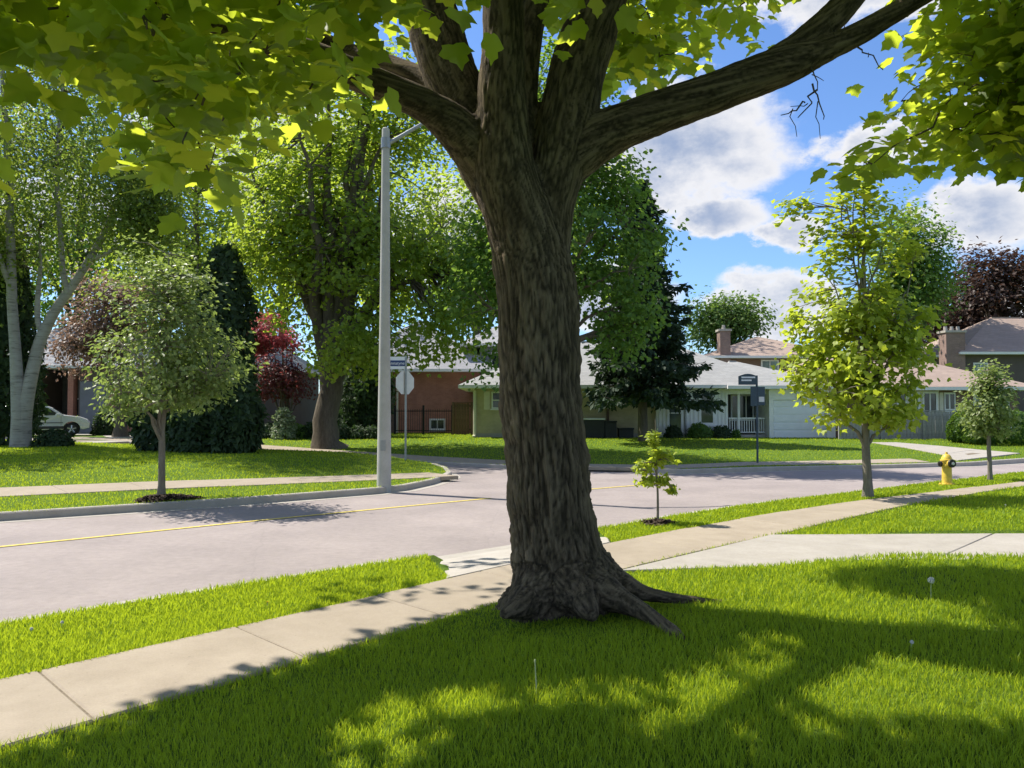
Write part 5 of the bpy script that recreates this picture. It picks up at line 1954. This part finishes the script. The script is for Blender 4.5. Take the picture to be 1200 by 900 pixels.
def hedge(label, x0, x1, y0, y1, h, n, seed):
    global rng
    old = rng
    rng = np.random.default_rng(seed)
    z = zg((x0 + x1) / 2, y0)
    root = empty('hedge', ((x0 + x1) / 2, (y0 + y1) / 2, z))
    tag(root, label, 'hedge')
    hx, hy = (x1 - x0) / 2, (y1 - y0) / 2
    u = rng.uniform(-1, 1, (n, 3))
    f = rng.integers(0, 3, n)
    sg = np.sign(u[np.arange(n), f])
    u[np.arange(n), f] = sg * (1 - 0.12 * rng.random(n) ** 2)
    p4 = (np.abs(u) ** 6).sum(1) ** (1 / 6)
    u = u / p4[:, None]
    pos = u * np.array((hx, hy, h / 2)) + np.array((0, 0, h / 2))
    pos += (fbm(pos * 1.4 + seed, 3)[:, None] - 0.5) * u * 0.55
    for x in np.linspace(-hx * 0.85, hx * 0.85, 7):
        link('stem', tubes_mesh('stem', [(np.array([(x, 0, -0.05), (x + .05, 0, h * 0.8)]), np.array((0.04, 0.015)))], 5), M['bark_far'], root)
    leaf_cloud('foliage', pos, u + rng.normal(size=(n, 3)) * 0.5, rng.normal(size=(n, 3)) + np.array((0, 0, 0.3)), rng.uniform(0.08, 0.16, n), DIAMOND_V, DIAMOND_F, M['leaf_hedge'], root)
    rng = old


hedge('thick clipped green hedge right of the weathered board fence', (1130 - 600) / FPX * 34, (1290 - 600) / FPX * 34, 33.5, 35.6, 1.38, 16000, 3)


# ------------------------------------------------------------------ street furniture
M['pole'] = m_concrete('lamp_concrete', (0.46, 0.455, 0.43), 60)
M['sign_blue'] = plain('sign_blue', (0.035, 0.06, 0.16), 0.4, 0.1, 8)
M['sign_slate'] = plain('sign_slate', (0.05, 0.075, 0.095), 0.5, 0.12, 8)
M['sign_white'] = plain('sign_white', (0.72, 0.73, 0.74), 0.45, 0.05, 8)
M['sign_back'] = plain('sign_back', (0.62, 0.61, 0.58), 0.4, 0.07, 6, 0.15)
M['sign_red'] = plain('sign_red', (0.45, 0.02, 0.025), 0.4, 0.08, 6)
M['hydrant_yellow'] = plain('hydrant_yellow', (0.66, 0.47, 0.07), 0.4, 0.18, 12)
M['black_cap'] = plain('black_cap', (0.025, 0.022, 0.02), 0.4, 0.2, 12)
M['mulch'] = plain('mulch', (0.06, 0.04, 0.028), 0.95, 0.5, 22, bump=0.8)
M['car_paint'] = plain('silver_paint', (0.62, 0.64, 0.66), 0.25, 0.03, 2, 0.35, 0.6)
M['car_trim'] = plain('car_plastic', (0.05, 0.05, 0.052), 0.6, 0.1, 6)
M['tyre'] = plain('tyre', (0.022, 0.022, 0.022), 0.85, 0.2, 10)
M['alloy'] = plain('alloy', (0.5, 0.5, 0.52), 0.3, 0.05, 6, 0.8)
M['car_glass'] = m_glass('car_glass', (0.02, 0.026, 0.03), 0.04)
M['lamp_lens'] = plain('lamp_lens', (0.6, 0.62, 0.64), 0.2, 0.05, 6)
M['bin_black'] = plain('bin_plastic', (0.028, 0.03, 0.032), 0.5, 0.15, 5)
M['seed_white'] = plain('seed_white', (0.75, 0.74, 0.70), 0.9, 0.1, 60)
M['stalk'] = plain('stalk', (0.38, 0.42, 0.2), 0.7, 0.15, 20)
M['petal'] = plain('petal', (0.75, 0.55, 0.03), 0.7, 0.15, 40)


def lamp_post():
    d = 18.3
    b = at(450.5, d, z_far_left)
    r = empty('street_lamp', b)
    tag(r, 'tall pale concrete street lamp post with slanted arm on the corner', 'street lamp')
    s = d / FPX
    ztop = CAM_Z + (480 - 148) * s - b[2]
    MB().tube([(0, 0, -0.2), (0, 0, 0.6), (0, 0, ztop * 0.5), (0, 0, ztop)], [0.165, 0.16, 0.118, 0.088], 16).build('pole', M['pole'], r, True)
    MB().tube([(0, 0, ztop - 0.002), (0, 0, ztop + 0.03)], [0.085, 0.06], 16).build('pole_cap', M['pole'], r)
    za = CAM_Z + (480 - 165) * s - b[2]
    e = ((492 - 450.5) * s, 0.3, CAM_Z + (480 - 136) * s - b[2])
    arm = MB().tube([(0.06, 0, za), (0.25, 0.08, za + 0.14), e, (e[0] + 0.5, e[1] + 0.25, e[2] + 0.22)], [0.052, 0.048, 0.042, 0.036], 10).build('arm', M['grey_metal'], r, True)
    MB().tube([(0, 0, za - 0.12), (0, 0, za + 0.12)], 0.112, 16).build('arm_clamp', M['grey_metal'], arm)
    hx, hy, hz = e[0] + 0.5, e[1] + 0.25, e[2] + 0.22
    h = MB().box(hx - 0.05, hx + 0.6, hy - 0.13, hy + 0.13, hz - 0.05, hz + 0.06, 0.03).build('lamp_head', M['grey_metal'], r)
    MB().box(hx + 0.1, hx + 0.5, hy - 0.1, hy + 0.1, hz - 0.062, hz - 0.051).build('lens', M['lamp_lens'], h)
    pz = 0.95
    MB().box(-0.06, 0.06, -0.166, -0.15, pz - 0.12, pz + 0.12).build('access_plate', M['grey_metal'], r)
    return r


lamp_post()


def text_mesh(body, size, mat, parent, loc, rot, name='lettering'):
    cu = bpy.data.curves.new(name, 'FONT')
    cu.body = body
    cu.size = size
    cu.extrude = 0.0015
    cu.align_x = 'CENTER'
    cu.align_y = 'CENTER'
    tmp = bpy.data.objects.new(name, cu)
    col.objects.link(tmp)
    me = bpy.data.meshes.new_from_object(tmp.evaluated_get(bpy.context.evaluated_depsgraph_get()))
    bpy.data.objects.remove(tmp)
    o = link(name, me, mat, parent)
    o.location = loc
    o.rotation_euler = rot
    return o


def stop_sign():
    d = 24.8
    x = (475.5 - 600) / FPX * d
    z = CAM_Z - (546 - 480) * d / FPX
    s = d / FPX
    r = empty('stop_sign', (x, d, z))
    tag(r, 'stop sign seen from its grey back under a blue street name plate', 'sign')
    H = (546 - 417) * s
    MB().tube([(0, 0, -0.3), (0, 0, H)], 0.033, 10).build('post', M['grey_metal'], r, True)
    zc = (546 - 448.5) * s
    R = 0.36
    oc = [(R / math.cos(math.pi / 8) * math.cos(math.pi / 8 + k * math.pi / 4), R / math.cos(math.pi / 8) * math.sin(math.pi / 8 + k * math.pi / 4)) for k in range(8)]
    pl = MB().prism(oc, 0.036, 0.040, 'y').build('plate', M['sign_back'], r)
    rot = rad(47)
    pl.location = (0, 0, zc)
    pl.rotation_euler = (0, 0, rot)
    fr = MB().prism([(a * 0.93, b_ * 0.93) for a, b_ in oc], 0.0415, 0.043, 'y').build('face', M['sign_red'], pl)
    # street name plate: white with a blue band
    zn = (546 - 425.5) * s
    w = 24 * s
    np_ = MB().box(-w, 0.02, -0.012, 0.012, zn - 0.19, zn + 0.2, 0.004).build('name_plate', M['sign_white'], r)
    MB().box(-w + 0.02, 0.012, -0.0165, -0.0125, zn - 0.095, zn + 0.085).build('band', M['sign_blue'], np_)
    text_mesh('Bannatyne', 0.135, M['sign_white'], np_, (-w / 2, -0.019, zn - 0.005), (math.pi / 2, 0, 0))
    return r


stop_sign()


def corner_sign():
    d = 26.3
    x = (887 - 600) / FPX * d
    z = zg(x, d)
    s = d / FPX
    r = empty('street_name_sign', (x, d, z))
    tag(r, 'slate blue street name sign with notice boards on a post before the garage', 'sign')
    Z = lambda py: CAM_Z + (480 - py) * s - z
    H = Z(440)
    MB().tube([(0, 0, -0.3), (0, 0, H)], 0.035, 10).build('post', M['sign_slate'], r, True)
    w0, w1 = -22 * s, 0.5 * s
    n = 9
    top = [(w0 + (w1 - w0) * k / n, Z(441) + 0.085 * math.sin(math.pi * k / n)) for k in range(n + 1)]
    p = MB().prism([(w0, Z(451)), (w1, Z(451))] + top[::-1], -0.05, -0.037, 'y').build('name_plate', M['sign_slate'], r)
    MB().box(w0 + 0.1, w1 - 0.08, -0.0555, -0.051, Z(443.2), Z(441.4)).build('district_band', M['sign_white'], p).scale = (1, 1, 1)
    MB().box(w0 + 0.1, w1 - 0.2, -0.0555, -0.051, Z(446.6), Z(444.8)).build('letter_band', M['sign_white'], p)
    a = MB().box(-8 * s, 0.0, -0.056, -0.038, Z(476), Z(453), 0.006).build('notice_board', M['sign_slate'], r)
    c = MB().box(0.004, 9 * s, -0.054, -0.038, Z(475), Z(453.3), 0.006).build('notice_board', M['sign_slate'], r)
    MB().box(0.05, 8 * s, -0.0585, -0.0545, Z(471), Z(465)).build('notice', M['sign_back'], c)
    return r


corner_sign()


def hydrant():
    d = 18.6
    b = at(1108, d, z_near)
    r = empty('fire_hydrant', b)
    tag(r, 'yellow fire hydrant with black caps on the right-hand verge', 'fire hydrant')
    r.rotation_euler = (0, 0, rad(8))
    prof = [(0.0, 0.17), (0.04, 0.17), (0.045, 0.115), (0.10, 0.108), (0.42, 0.105), (0.44, 0.125), (0.48, 0.125), (0.49, 0.112), (0.56, 0.112), (0.57, 0.14), (0.605, 0.14), (0.61, 0.118), (0.66, 0.105), (0.70, 0.08), (0.725, 0.05), (0.73, 0.028), (0.775, 0.026)]
    MB().tube([(0, 0, z - (0.06 if z == 0 else 0)) for z, _ in prof], [q for _, q in prof], 20).build('barrel', M['hydrant_yellow'], r, True)
    for k in range(8):
        a = k * math.pi / 4
        MB().tube([(0.15 * math.cos(a), 0.15 * math.sin(a), 0.03), (0.15 * math.cos(a), 0.15 * math.sin(a), 0.058)], 0.014, 6).build('bolt', M['hydrant_yellow'], r)
    # pumper outlet toward the road user, hose outlets at the sides
    MB().tube([(0, -0.1, 0.52), (0, -0.17, 0.52)], 0.085, 16).build('outlet', M['hydrant_yellow'], r, True)
    cp = MB().tube([(0, -0.165, 0.52), (0, -0.205, 0.52)], [0.098, 0.092], 16).build('cap', M['black_cap'], r, True)
    MB().tube([(0, -0.204, 0.52), (0, -0.235, 0.52)], [0.045, 0.035], 6).build('nut', M['alloy'], cp)
    for sg in (-1, 1):
        MB().tube([(sg * 0.09, 0, 0.50), (sg * 0.15, 0, 0.50)], 0.055, 12).build('outlet', M['hydrant_yellow'], r, True)
        c = MB().tube([(sg * 0.145, 0, 0.50), (sg * 0.19, 0, 0.50)], [0.066, 0.06], 12).build('cap', M['black_cap'], r, True)
        MB().tube([(sg * 0.189, 0, 0.50), (sg * 0.215, 0, 0.50)], 0.024, 5).build('nut', M['black_cap'], c)
    return r


hydrant()


# ------------------------------------------------------------------ car on the left driveway
def suv():
    d = 42.0
    x = (51 - 600) / FPX * d
    r = empty('parked_car', (x, d, zg(x, d) + 0.03), rad(27))
    tag(r, 'silver compact suv parked on the left driveway behind the birch', 'car')
    L = 2.22
    side = [(-2.18, 0.42), (-2.22, 0.75), (-2.16, 1.02), (-2.02, 1.10), (-1.72, 1.53), (-1.45, 1.62), (-0.6, 1.66), (0.1, 1.60), (0.45, 1.45), (0.98, 1.08), (1.72, 0.98), (2.08, 0.84), (2.20, 0.66), (2.18, 0.40), (1.9, 0.32), (1.78, 0.34)]
    # wheel arches
    def arch(cx, rr=0.40, n=9, zc=0.34):
        return [(cx + rr * math.cos(a), zc + rr * math.sin(a)) for a in np.linspace(0.05, math.pi - 0.05, n)]
    out = side + arch(1.36) + [(0.9, 0.30), (-0.9, 0.30)] + arch(-1.34) + [(-1.8, 0.34)]
    bm = bmesh.new()
    W = 0.9
    def half(z):
        return W - 0.06 * max(0, (0.5 - z)) - (0.30 * max(0, z - 1.0) / 0.66)
    A = [bm.verts.new((a, -half(b_), b_)) for a, b_ in out]
    B = [bm.verts.new((a, half(b_), b_)) for a, b_ in out]
    bm.faces.new(A)
    bm.faces.new(B[::-1])
    for i in range(len(out)):
        j = (i + 1) % len(out)
        bm.faces.new((A[i], B[i], B[j], A[j]))
    bmesh.ops.recalc_face_normals(bm, faces=bm.faces[:])
    es = [e for e in bm.edges if len(e.link_faces) == 2 and e.calc_face_angle() > 0.9]
    bmesh.ops.bevel(bm, geom=es, offset=0.035, segments=3, affect='EDGES', profile=0.6)
    me = bpy.data.meshes.new('body')
    bm.to_mesh(me)
    bm.free()
    body = link('body', me, M['car_paint'], r)
    # side glass lies on the leaning cabin side
    def gpan(pts, sg, name, mat, out_=0.012):
        bm2 = bmesh.new()
        v = [bm2.verts.new((a, sg * (half(b_) + out_), b_)) for a, b_ in pts]
        w = [bm2.verts.new((a, sg * (half(b_) - 0.02), b_)) for a, b_ in pts]
        bm2.faces.new(v)
        for i in range(len(v)):
            j = (i + 1) % len(v)
            bm2.faces.new((v[i], w[i], w[j], v[j]))
        bmesh.ops.recalc_face_normals(bm2, faces=bm2.faces[:])
        m2 = bpy.data.meshes.new(name)
        bm2.to_mesh(m2)
        bm2.free()
        return link(name, m2, mat, r)
    for sg in (-1, 1):
        gpan([(-0.18, 1.06), (-0.18, 1.52), (0.12, 1.50), (0.42, 1.36), (0.80, 1.08)], sg, 'side_window', M['car_glass'])
        gpan([(-1.15, 1.08), (-1.12, 1.50), (-0.26, 1.53), (-0.26, 1.06)], sg, 'side_window', M['car_glass'])
        gpan([(-1.78, 1.14), (-1.58, 1.42), (-1.24, 1.48), (-1.24, 1.10)], sg, 'side_window', M['car_glass'])
        gpan([(-1.0, 0.36), (-1.0, 0.50), (1.0, 0.50), (1.0, 0.36)], sg, 'sill_trim', M['car_trim'], 0.03)
        gpan([(-0.9, 0.66), (-0.9, 0.70), (0.95, 0.70), (0.95, 0.66)], sg, 'door_strip', M['car_trim'], 0.014)
        for xx in (-0.22, 0.86, -1.18):
            gpan([(xx, 0.52), (xx, 1.04), (xx + 0.014, 1.04), (xx + 0.014, 0.52)], sg, 'door_gap', M['car_trim'], 0.004)
        for xx in (-0.05, -1.05):
            gpan([(xx - 0.02, 0.92), (xx - 0.02, 0.955), (xx + 0.16, 0.955), (xx + 0.16, 0.92)], sg, 'door_handle', M['alloy'], 0.035)
        gpan([(1.86, 0.70), (1.72, 0.86), (2.02, 0.80), (2.14, 0.68)], sg, 'headlight', M['lamp_lens'], 0.015)
        gpan([(-2.2, 0.86), (-2.12, 1.02), (-1.92, 1.0), (-1.98, 0.86)], sg, 'tail_light', M['sign_red'], 0.015)
        MB().box(0.62, 0.82, sg * 0.98 - 0.09, sg * 0.98 + 0.07, 1.02, 1.16, 0.03).build('mirror', M['car_paint'], r)
        MB().tube([(-1.4, sg * 0.62, 1.66), (0.0, sg * 0.62, 1.68)], 0.022, 6).build('roof_rail', M['alloy'], r)
        for cx in (1.36, -1.34):
            t = MB().tube([(cx, sg * 0.66, 0.34), (cx, sg * 0.69, 0.34), (cx, sg * 0.86, 0.34), (cx, sg * 0.885, 0.34)], [0.30, 0.345, 0.345, 0.30], 24).build('wheel', M['tyre'], r, True)
            rim = MB().tube([(cx, sg * 0.84, 0.34), (cx, sg * 0.893, 0.34)], [0.235, 0.225], 20).build('rim', M['car_trim'], t, True)
            for k in range(5):
                a = k * 2 * math.pi / 5 + 0.3
                MB().tube([(cx + 0.03 * math.cos(a), sg * 0.897, 0.34 + 0.03 * math.sin(a)), (cx + 0.215 * math.cos(a), sg * 0.897, 0.34 + 0.215 * math.sin(a))], [0.05, 0.036], 6).build('spoke', M['alloy'], t)
    # windscreen and rear glass
    def quad(name, pts, mat):
        m2 = bpy.data.meshes.new(name)
        bm2 = bmesh.new()
        v = [bm2.verts.new(p) for p in pts]
        w = [bm2.verts.new((p[0] * 0.985, p[1], p[2] - 0.02)) for p in pts]
        bm2.faces.new(v)
        for i in range(4):
            bm2.faces.new((v[i], w[i], w[(i + 1) % 4], v[(i + 1) % 4]))
        bmesh.ops.recalc_face_normals(bm2, faces=bm2.faces[:])
        bm2.to_mesh(m2)
        bm2.free()
        return link(name, m2, mat, r)
    quad('windscreen', [(0.93, -0.72, 1.14), (0.93, 0.72, 1.14), (0.48, 0.6, 1.455), (0.48, -0.6, 1.455)], M['car_glass'])
    quad('rear_window', [(-2.0, -0.7, 1.16), (-2.0, 0.7, 1.16), (-1.76, 0.6, 1.51), (-1.76, -0.6, 1.51)], M['car_glass'])
    return r


suv()


# ------------------------------------------------------------------ bins and boxes along the yellow wall
def yard_box(name, label, cat, px, d, w, dep, h, lid_mat, body_mat, wheels=False):
    x = (px - 600) / FPX * d
    r = empty(name, (x, d, zg(x, d)))
    tag(r, label, cat)
    MB().box(-w / 2, w / 2, -dep / 2, dep / 2, 0.0, h - 0.08, 0.03).build('body', body_mat, r)
    MB().box(-w / 2 - 0.03, w / 2 + 0.03, -dep / 2 - 0.03, dep / 2 + 0.03, h - 0.078, h, 0.02).build('lid', lid_mat, r)
    MB().box(-w * 0.3, w * 0.3, -dep / 2 - 0.05, -dep / 2 - 0.032, h - 0.07, h - 0.03).build('handle', lid_mat, r)
    if wheels:
        for sg in (-1, 1):
            MB().tube([(sg * w * 0.5, dep * 0.35, 0.1), (sg * (w * 0.5 + 0.05), dep * 0.35, 0.1)], 0.1, 12).build('wheel', M['tyre'], r)
    return r


yard_box('storage_box', 'dark storage box with pale lid against the yellow brick wall', 'box', 696, 39.3, 0.98, 0.7, 0.98, M['sign_white'], M['bin_black'])
yard_box('wheeled_bin', 'black wheeled bin between the storage box and the brown downspout', 'bin', 715, 39.2, 0.55, 0.6, 0.85, M['bin_black'], M['bin_black'], True)
yard_box('garden_box', 'low black garden box near the spruce trunk', 'box', 733, 39.2, 0.72, 0.5, 0.5, M['bin_black'], M['bin_black'])

# mulch ring
b = at(190, 15.9, z_far_left)


def mulch_ring(label, base, R, zf, n, seed):
    r_ = np.random.default_rng(seed)
    root = empty('mulch_ring', base)
    tag(root, label, 'mulch')
    root['kind'] = 'stuff'
    V, F = [], []
    a = r_.uniform(0, 2 * math.pi, n)
    q = R * np.sqrt(r_.random(n)) * (0.85 + 0.25 * np.sin(3 * a + 1))
    for i in range(n):
        x, y = q[i] * math.cos(a[i]), q[i] * math.sin(a[i])
        z = zg(base[0] + x, base[1] + y, zf) - base[2] + 0.02 + 0.06 * (1 - q[i] / R)
        t = r_.uniform(0, math.pi)
        l, w = r_.uniform(0.03, 0.07), r_.uniform(0.01, 0.022)
        u = np.array((math.cos(t), math.sin(t), r_.uniform(-.5, .5)))
        v = np.array((-math.sin(t), math.cos(t), r_.uniform(-.6, .6)))
        c = np.array((x, y, z))
        k = len(V)
        V += [c - u * l - v * w, c + u * l - v * w, c + u * l + v * w, c - u * l + v * w]
        F.append((k, k + 1, k + 2, k + 3))
    link('bark_chips', np_mesh('bark_chips', V, F), M['mulch'], root)['kind'] = 'stuff'


mulch_ring('dark mulch ring round the young pale green tree', at(196, 15.7, z_far_left), 0.62, z_far_left, 1500, 4)
mulch_ring('thin mulch patch round the tiny sapling', at(770, 12.25, z_near), 0.28, z_near, 260, 5)


# ------------------------------------------------------------------ dandelions
def dandelion(label, p, h, lean, clock=True, bare=False, seed=1, k=1.0):
    r_ = np.random.default_rng(seed)
    z = zg(p[0], p[1], z_near)
    r = empty('dandelion', (p[0], p[1], z))
    tag(r, label, 'dandelion')
    tip = np.array((lean, 0.0, h))
    MB().tube([(0, 0, -0.02), (lean * 0.3, 0, h * 0.4), (lean * 0.7, 0, h * 0.75), tip], [0.004, 0.0038, 0.0034, 0.003], 7).build('stem', M['stalk'], r)
    if bare:
        MB().tube([tip, tip + np.array((0, 0, 0.012))], [0.006, 0.003], 7).build('head', M['stalk'], r)
        return r
    n = 220
    v = r_.normal(size=(n, 3))
    v /= np.linalg.norm(v, axis=1, keepdims=True)
    if clock:
        leaf_cloud('seed_head', tip + v * 0.016 * k, v + r_.normal(size=(n, 3)) * 0.6, v + 0.3 * r_.normal(size=(n, 3)), np.full(n, 0.014 * k), DIAMOND_V, DIAMOND_F, M['seed_white'], r)
    else:
        v[:, 2] = np.abs(v[:, 2]) * 0.5
        leaf_cloud('flower_head', np.repeat(tip[None], n, 0), np.array((0, 0, 1.0)) + r_.normal(size=(n, 3)) * 0.3, v, np.full(n, 0.022 * k), NEEDLE_V * 1.0, DIAMOND_F, M['petal'], r)
    return r


dandelion('bare dandelion stalk standing alone in the near lawn', G(629, 812, .33), 0.20, -0.01, bare=True)
dandelion('dandelion clock on a tall stem in the shaded lawn by the driveway', G(1091, 712, .28), 0.17, 0.004, True, False, 3)
for i, (px, py) in enumerate(((36, 742), (72, 734), (313, 711), (1178, 598), (790, 650 + 60), (1068, 774))):
    dandelion(['dandelion at the very left end of the near verge', 'second dandelion at the left end of the near verge', 'dandelion in the middle of the near verge', 'dandelion in the lawn behind the driveway', 'dandelion beside the maple root', 'dandelion in the sunlit patch of lawn'][i], G(px, py, .16 if i < 4 else .28), 0.06, 0.005, i != 2, False, 20 + i, 0.5)


# ------------------------------------------------------------------ grass
def grass(name, label, poly, zf, n, excl, h0, h1, w0, dref, seed, power=1.7, simple=False):
    """single blades, thinner on the ground with distance"""
    g = np.random.default_rng(seed)
    poly = np.array([p[:2] for p in poly])
    x0, y0 = poly.min(0)
    x1, y1 = poly.max(0)
    xs, ys = [], []
    got = 0
    for _ in range(60):
        m = 400000
        x = g.uniform(x0, x1, m)
        y = g.uniform(y0, y1, m)
        d = np.sqrt(x * x + y * y)
        ok = (y > 2.4) & (np.abs(x) < y * 0.78 + 1.2) & (g.random(m) < np.minimum(1, (dref / np.maximum(d, 0.1)) ** power))
        x, y = x[ok], y[ok]
        ok = in_poly(x, y, poly)
        x, y = x[ok], y[ok]
        for e in excl:
            k = ~in_poly(x, y, e)
            x, y = x[k], y[k]
        xs.append(x)
        ys.append(y)
        got += len(x)
        if got >= n:
            break
    x, y = np.concatenate(xs)[:n], np.concatenate(ys)[:n]
    m = len(x)
    z = zf(x, y)
    d = np.sqrt(x * x + y * y)
    tuft = fbm(np.column_stack((x * 1.6, y * 1.6, x * 0 + seed)), 3)
    h = (h0 + (h1 - h0) * g.random(m) ** 1.4) * (0.6 + 0.8 * tuft)
    # short and worn close to the trunk
    r = np.sqrt((x - TRUNK[0]) ** 2 + (y - TRUNK[1]) ** 2)
    h *= 0.45 + 0.55 * sstep((r - 0.5) / 0.8)
    w = w0 * np.maximum(1, d / dref) * g.uniform(0.7, 1.3, m)
    a = g.uniform(0, 2 * math.pi, m)
    side = np.column_stack((np.cos(a), np.sin(a), np.zeros(m)))
    la = g.uniform(0, 2 * math.pi, m)
    lean = np.column_stack((np.cos(la), np.sin(la), np.zeros(m))) * (h * g.uniform(0.1, 0.75, m))[:, None]
    root = np.column_stack((x, y, z - 0.004))
    up = np.array((0, 0, 1.0))
    mid = root + lean * 0.35 + up * (h * 0.58)[:, None]
    tip = root + lean + up * h[:, None]
    V = np.empty((m, 5, 3))
    V[:, 0] = root - side * w[:, None] / 2
    V[:, 1] = root + side * w[:, None] / 2
    V[:, 2] = mid - side * w[:, None] * 0.42
    V[:, 3] = mid + side * w[:, None] * 0.42
    V[:, 4] = tip
    if simple:
        V = V[:, [0, 1, 4]]
        F = np.arange(m * 3).reshape(m, 1, 3)
    else:
        F = np.array([(0, 1, 3), (0, 3, 2), (2, 3, 4)])[None] + (np.arange(m) * 5)[:, None, None]
    o = link(name, np_mesh(name, V.reshape(-1, 3), F.reshape(-1, 3)), M['grass'])
    tag(o, label, 'grass', kind='stuff')
    return o


walk_poly = [p + US * 0.015 for p in walk_l.pts(np.linspace(-10, 40, 60))] + [p - US * 0.015 for p in walk_r.pts(np.linspace(40, -10, 60))]
walk_tight = [p - US * 0.02 for p in walk_l.pts(np.linspace(-10, 40, 60))] + [p + US * 0.02 for p in walk_r.pts(np.linspace(40, -10, 60))]
near_lawn = [walk_r.pts(t)[0] + US * 0.03 for t in np.linspace(-6, 26, 50)] + [np.array((26, 8)), np.array((12, 1)), np.array((-6, 1))]
verge = [near_kerb.pts(t)[0] - US * 0.13 for t in np.linspace(-6, 26, 50)] + [walk_l.pts(t)[0] - US * 0.03 for t in np.linspace(26, -6, 50)]
apron_ex = ap_a + ap_b[::-1]
apron_ex = [ap_a[0] + US * .3 - UT * .02, *[p + US * 0.3 for p in ap_a], *[p - US * .1 for p in ap_b[::-1]]]
foot = [TRUNK + 0.40 * np.array((math.cos(a), math.sin(a))) for a in np.linspace(0, 2 * math.pi, 16, endpoint=False)]
grass('lawn_grass', 'dense green grass of the near lawn under the big maple', near_lawn, z_near, 215000, [drive_poly, foot], 0.03, 0.075, 0.0042, 4.6, 1)
grass('verge_grass', 'green grass on the verge between the road and the sidewalk', verge, z_near, 85000, [apron_ex], 0.028, 0.065, 0.0045, 5.0, 2)
far_left_poly = left_block
cw = [p for p in far_walk.pts(np.linspace(-20, 30, 40))] + [p + US * 1.25 for p in far_walk.pts(np.linspace(30, -20, 40))]
kerb_in = [p for p in left_block]
grass('corner_grass', 'green grass of the corner lawn below the birch', left_block, lambda x, y: z_far_left(x, y), 70000, [cw], 0.03, 0.065, 0.0115, 13.0, 3, 1.2, True)
bs = list(RA_) + list(RB_)[::-1]
ss_ = list(SA) + list(SB)[::-1]
pd = list(path_a) + list(path_b)[::-1]
sv = list(suv_a) + list(suv_b)[::-1]
far_grass_poly = [np.array((45, 34))] + far_edge + [f0 + SIDE_DIR * k for k in (3, 7, 12, 20, 35)] + [np.array((-40, 48)), np.array((45, 48))]
grass('far_grass', 'green grass of the lawns in front of the houses', far_grass_poly, z_far, 85000, [bs, ss_, pd, sv], 0.03, 0.07, 0.018, 24.0, 4, 1.0, True)
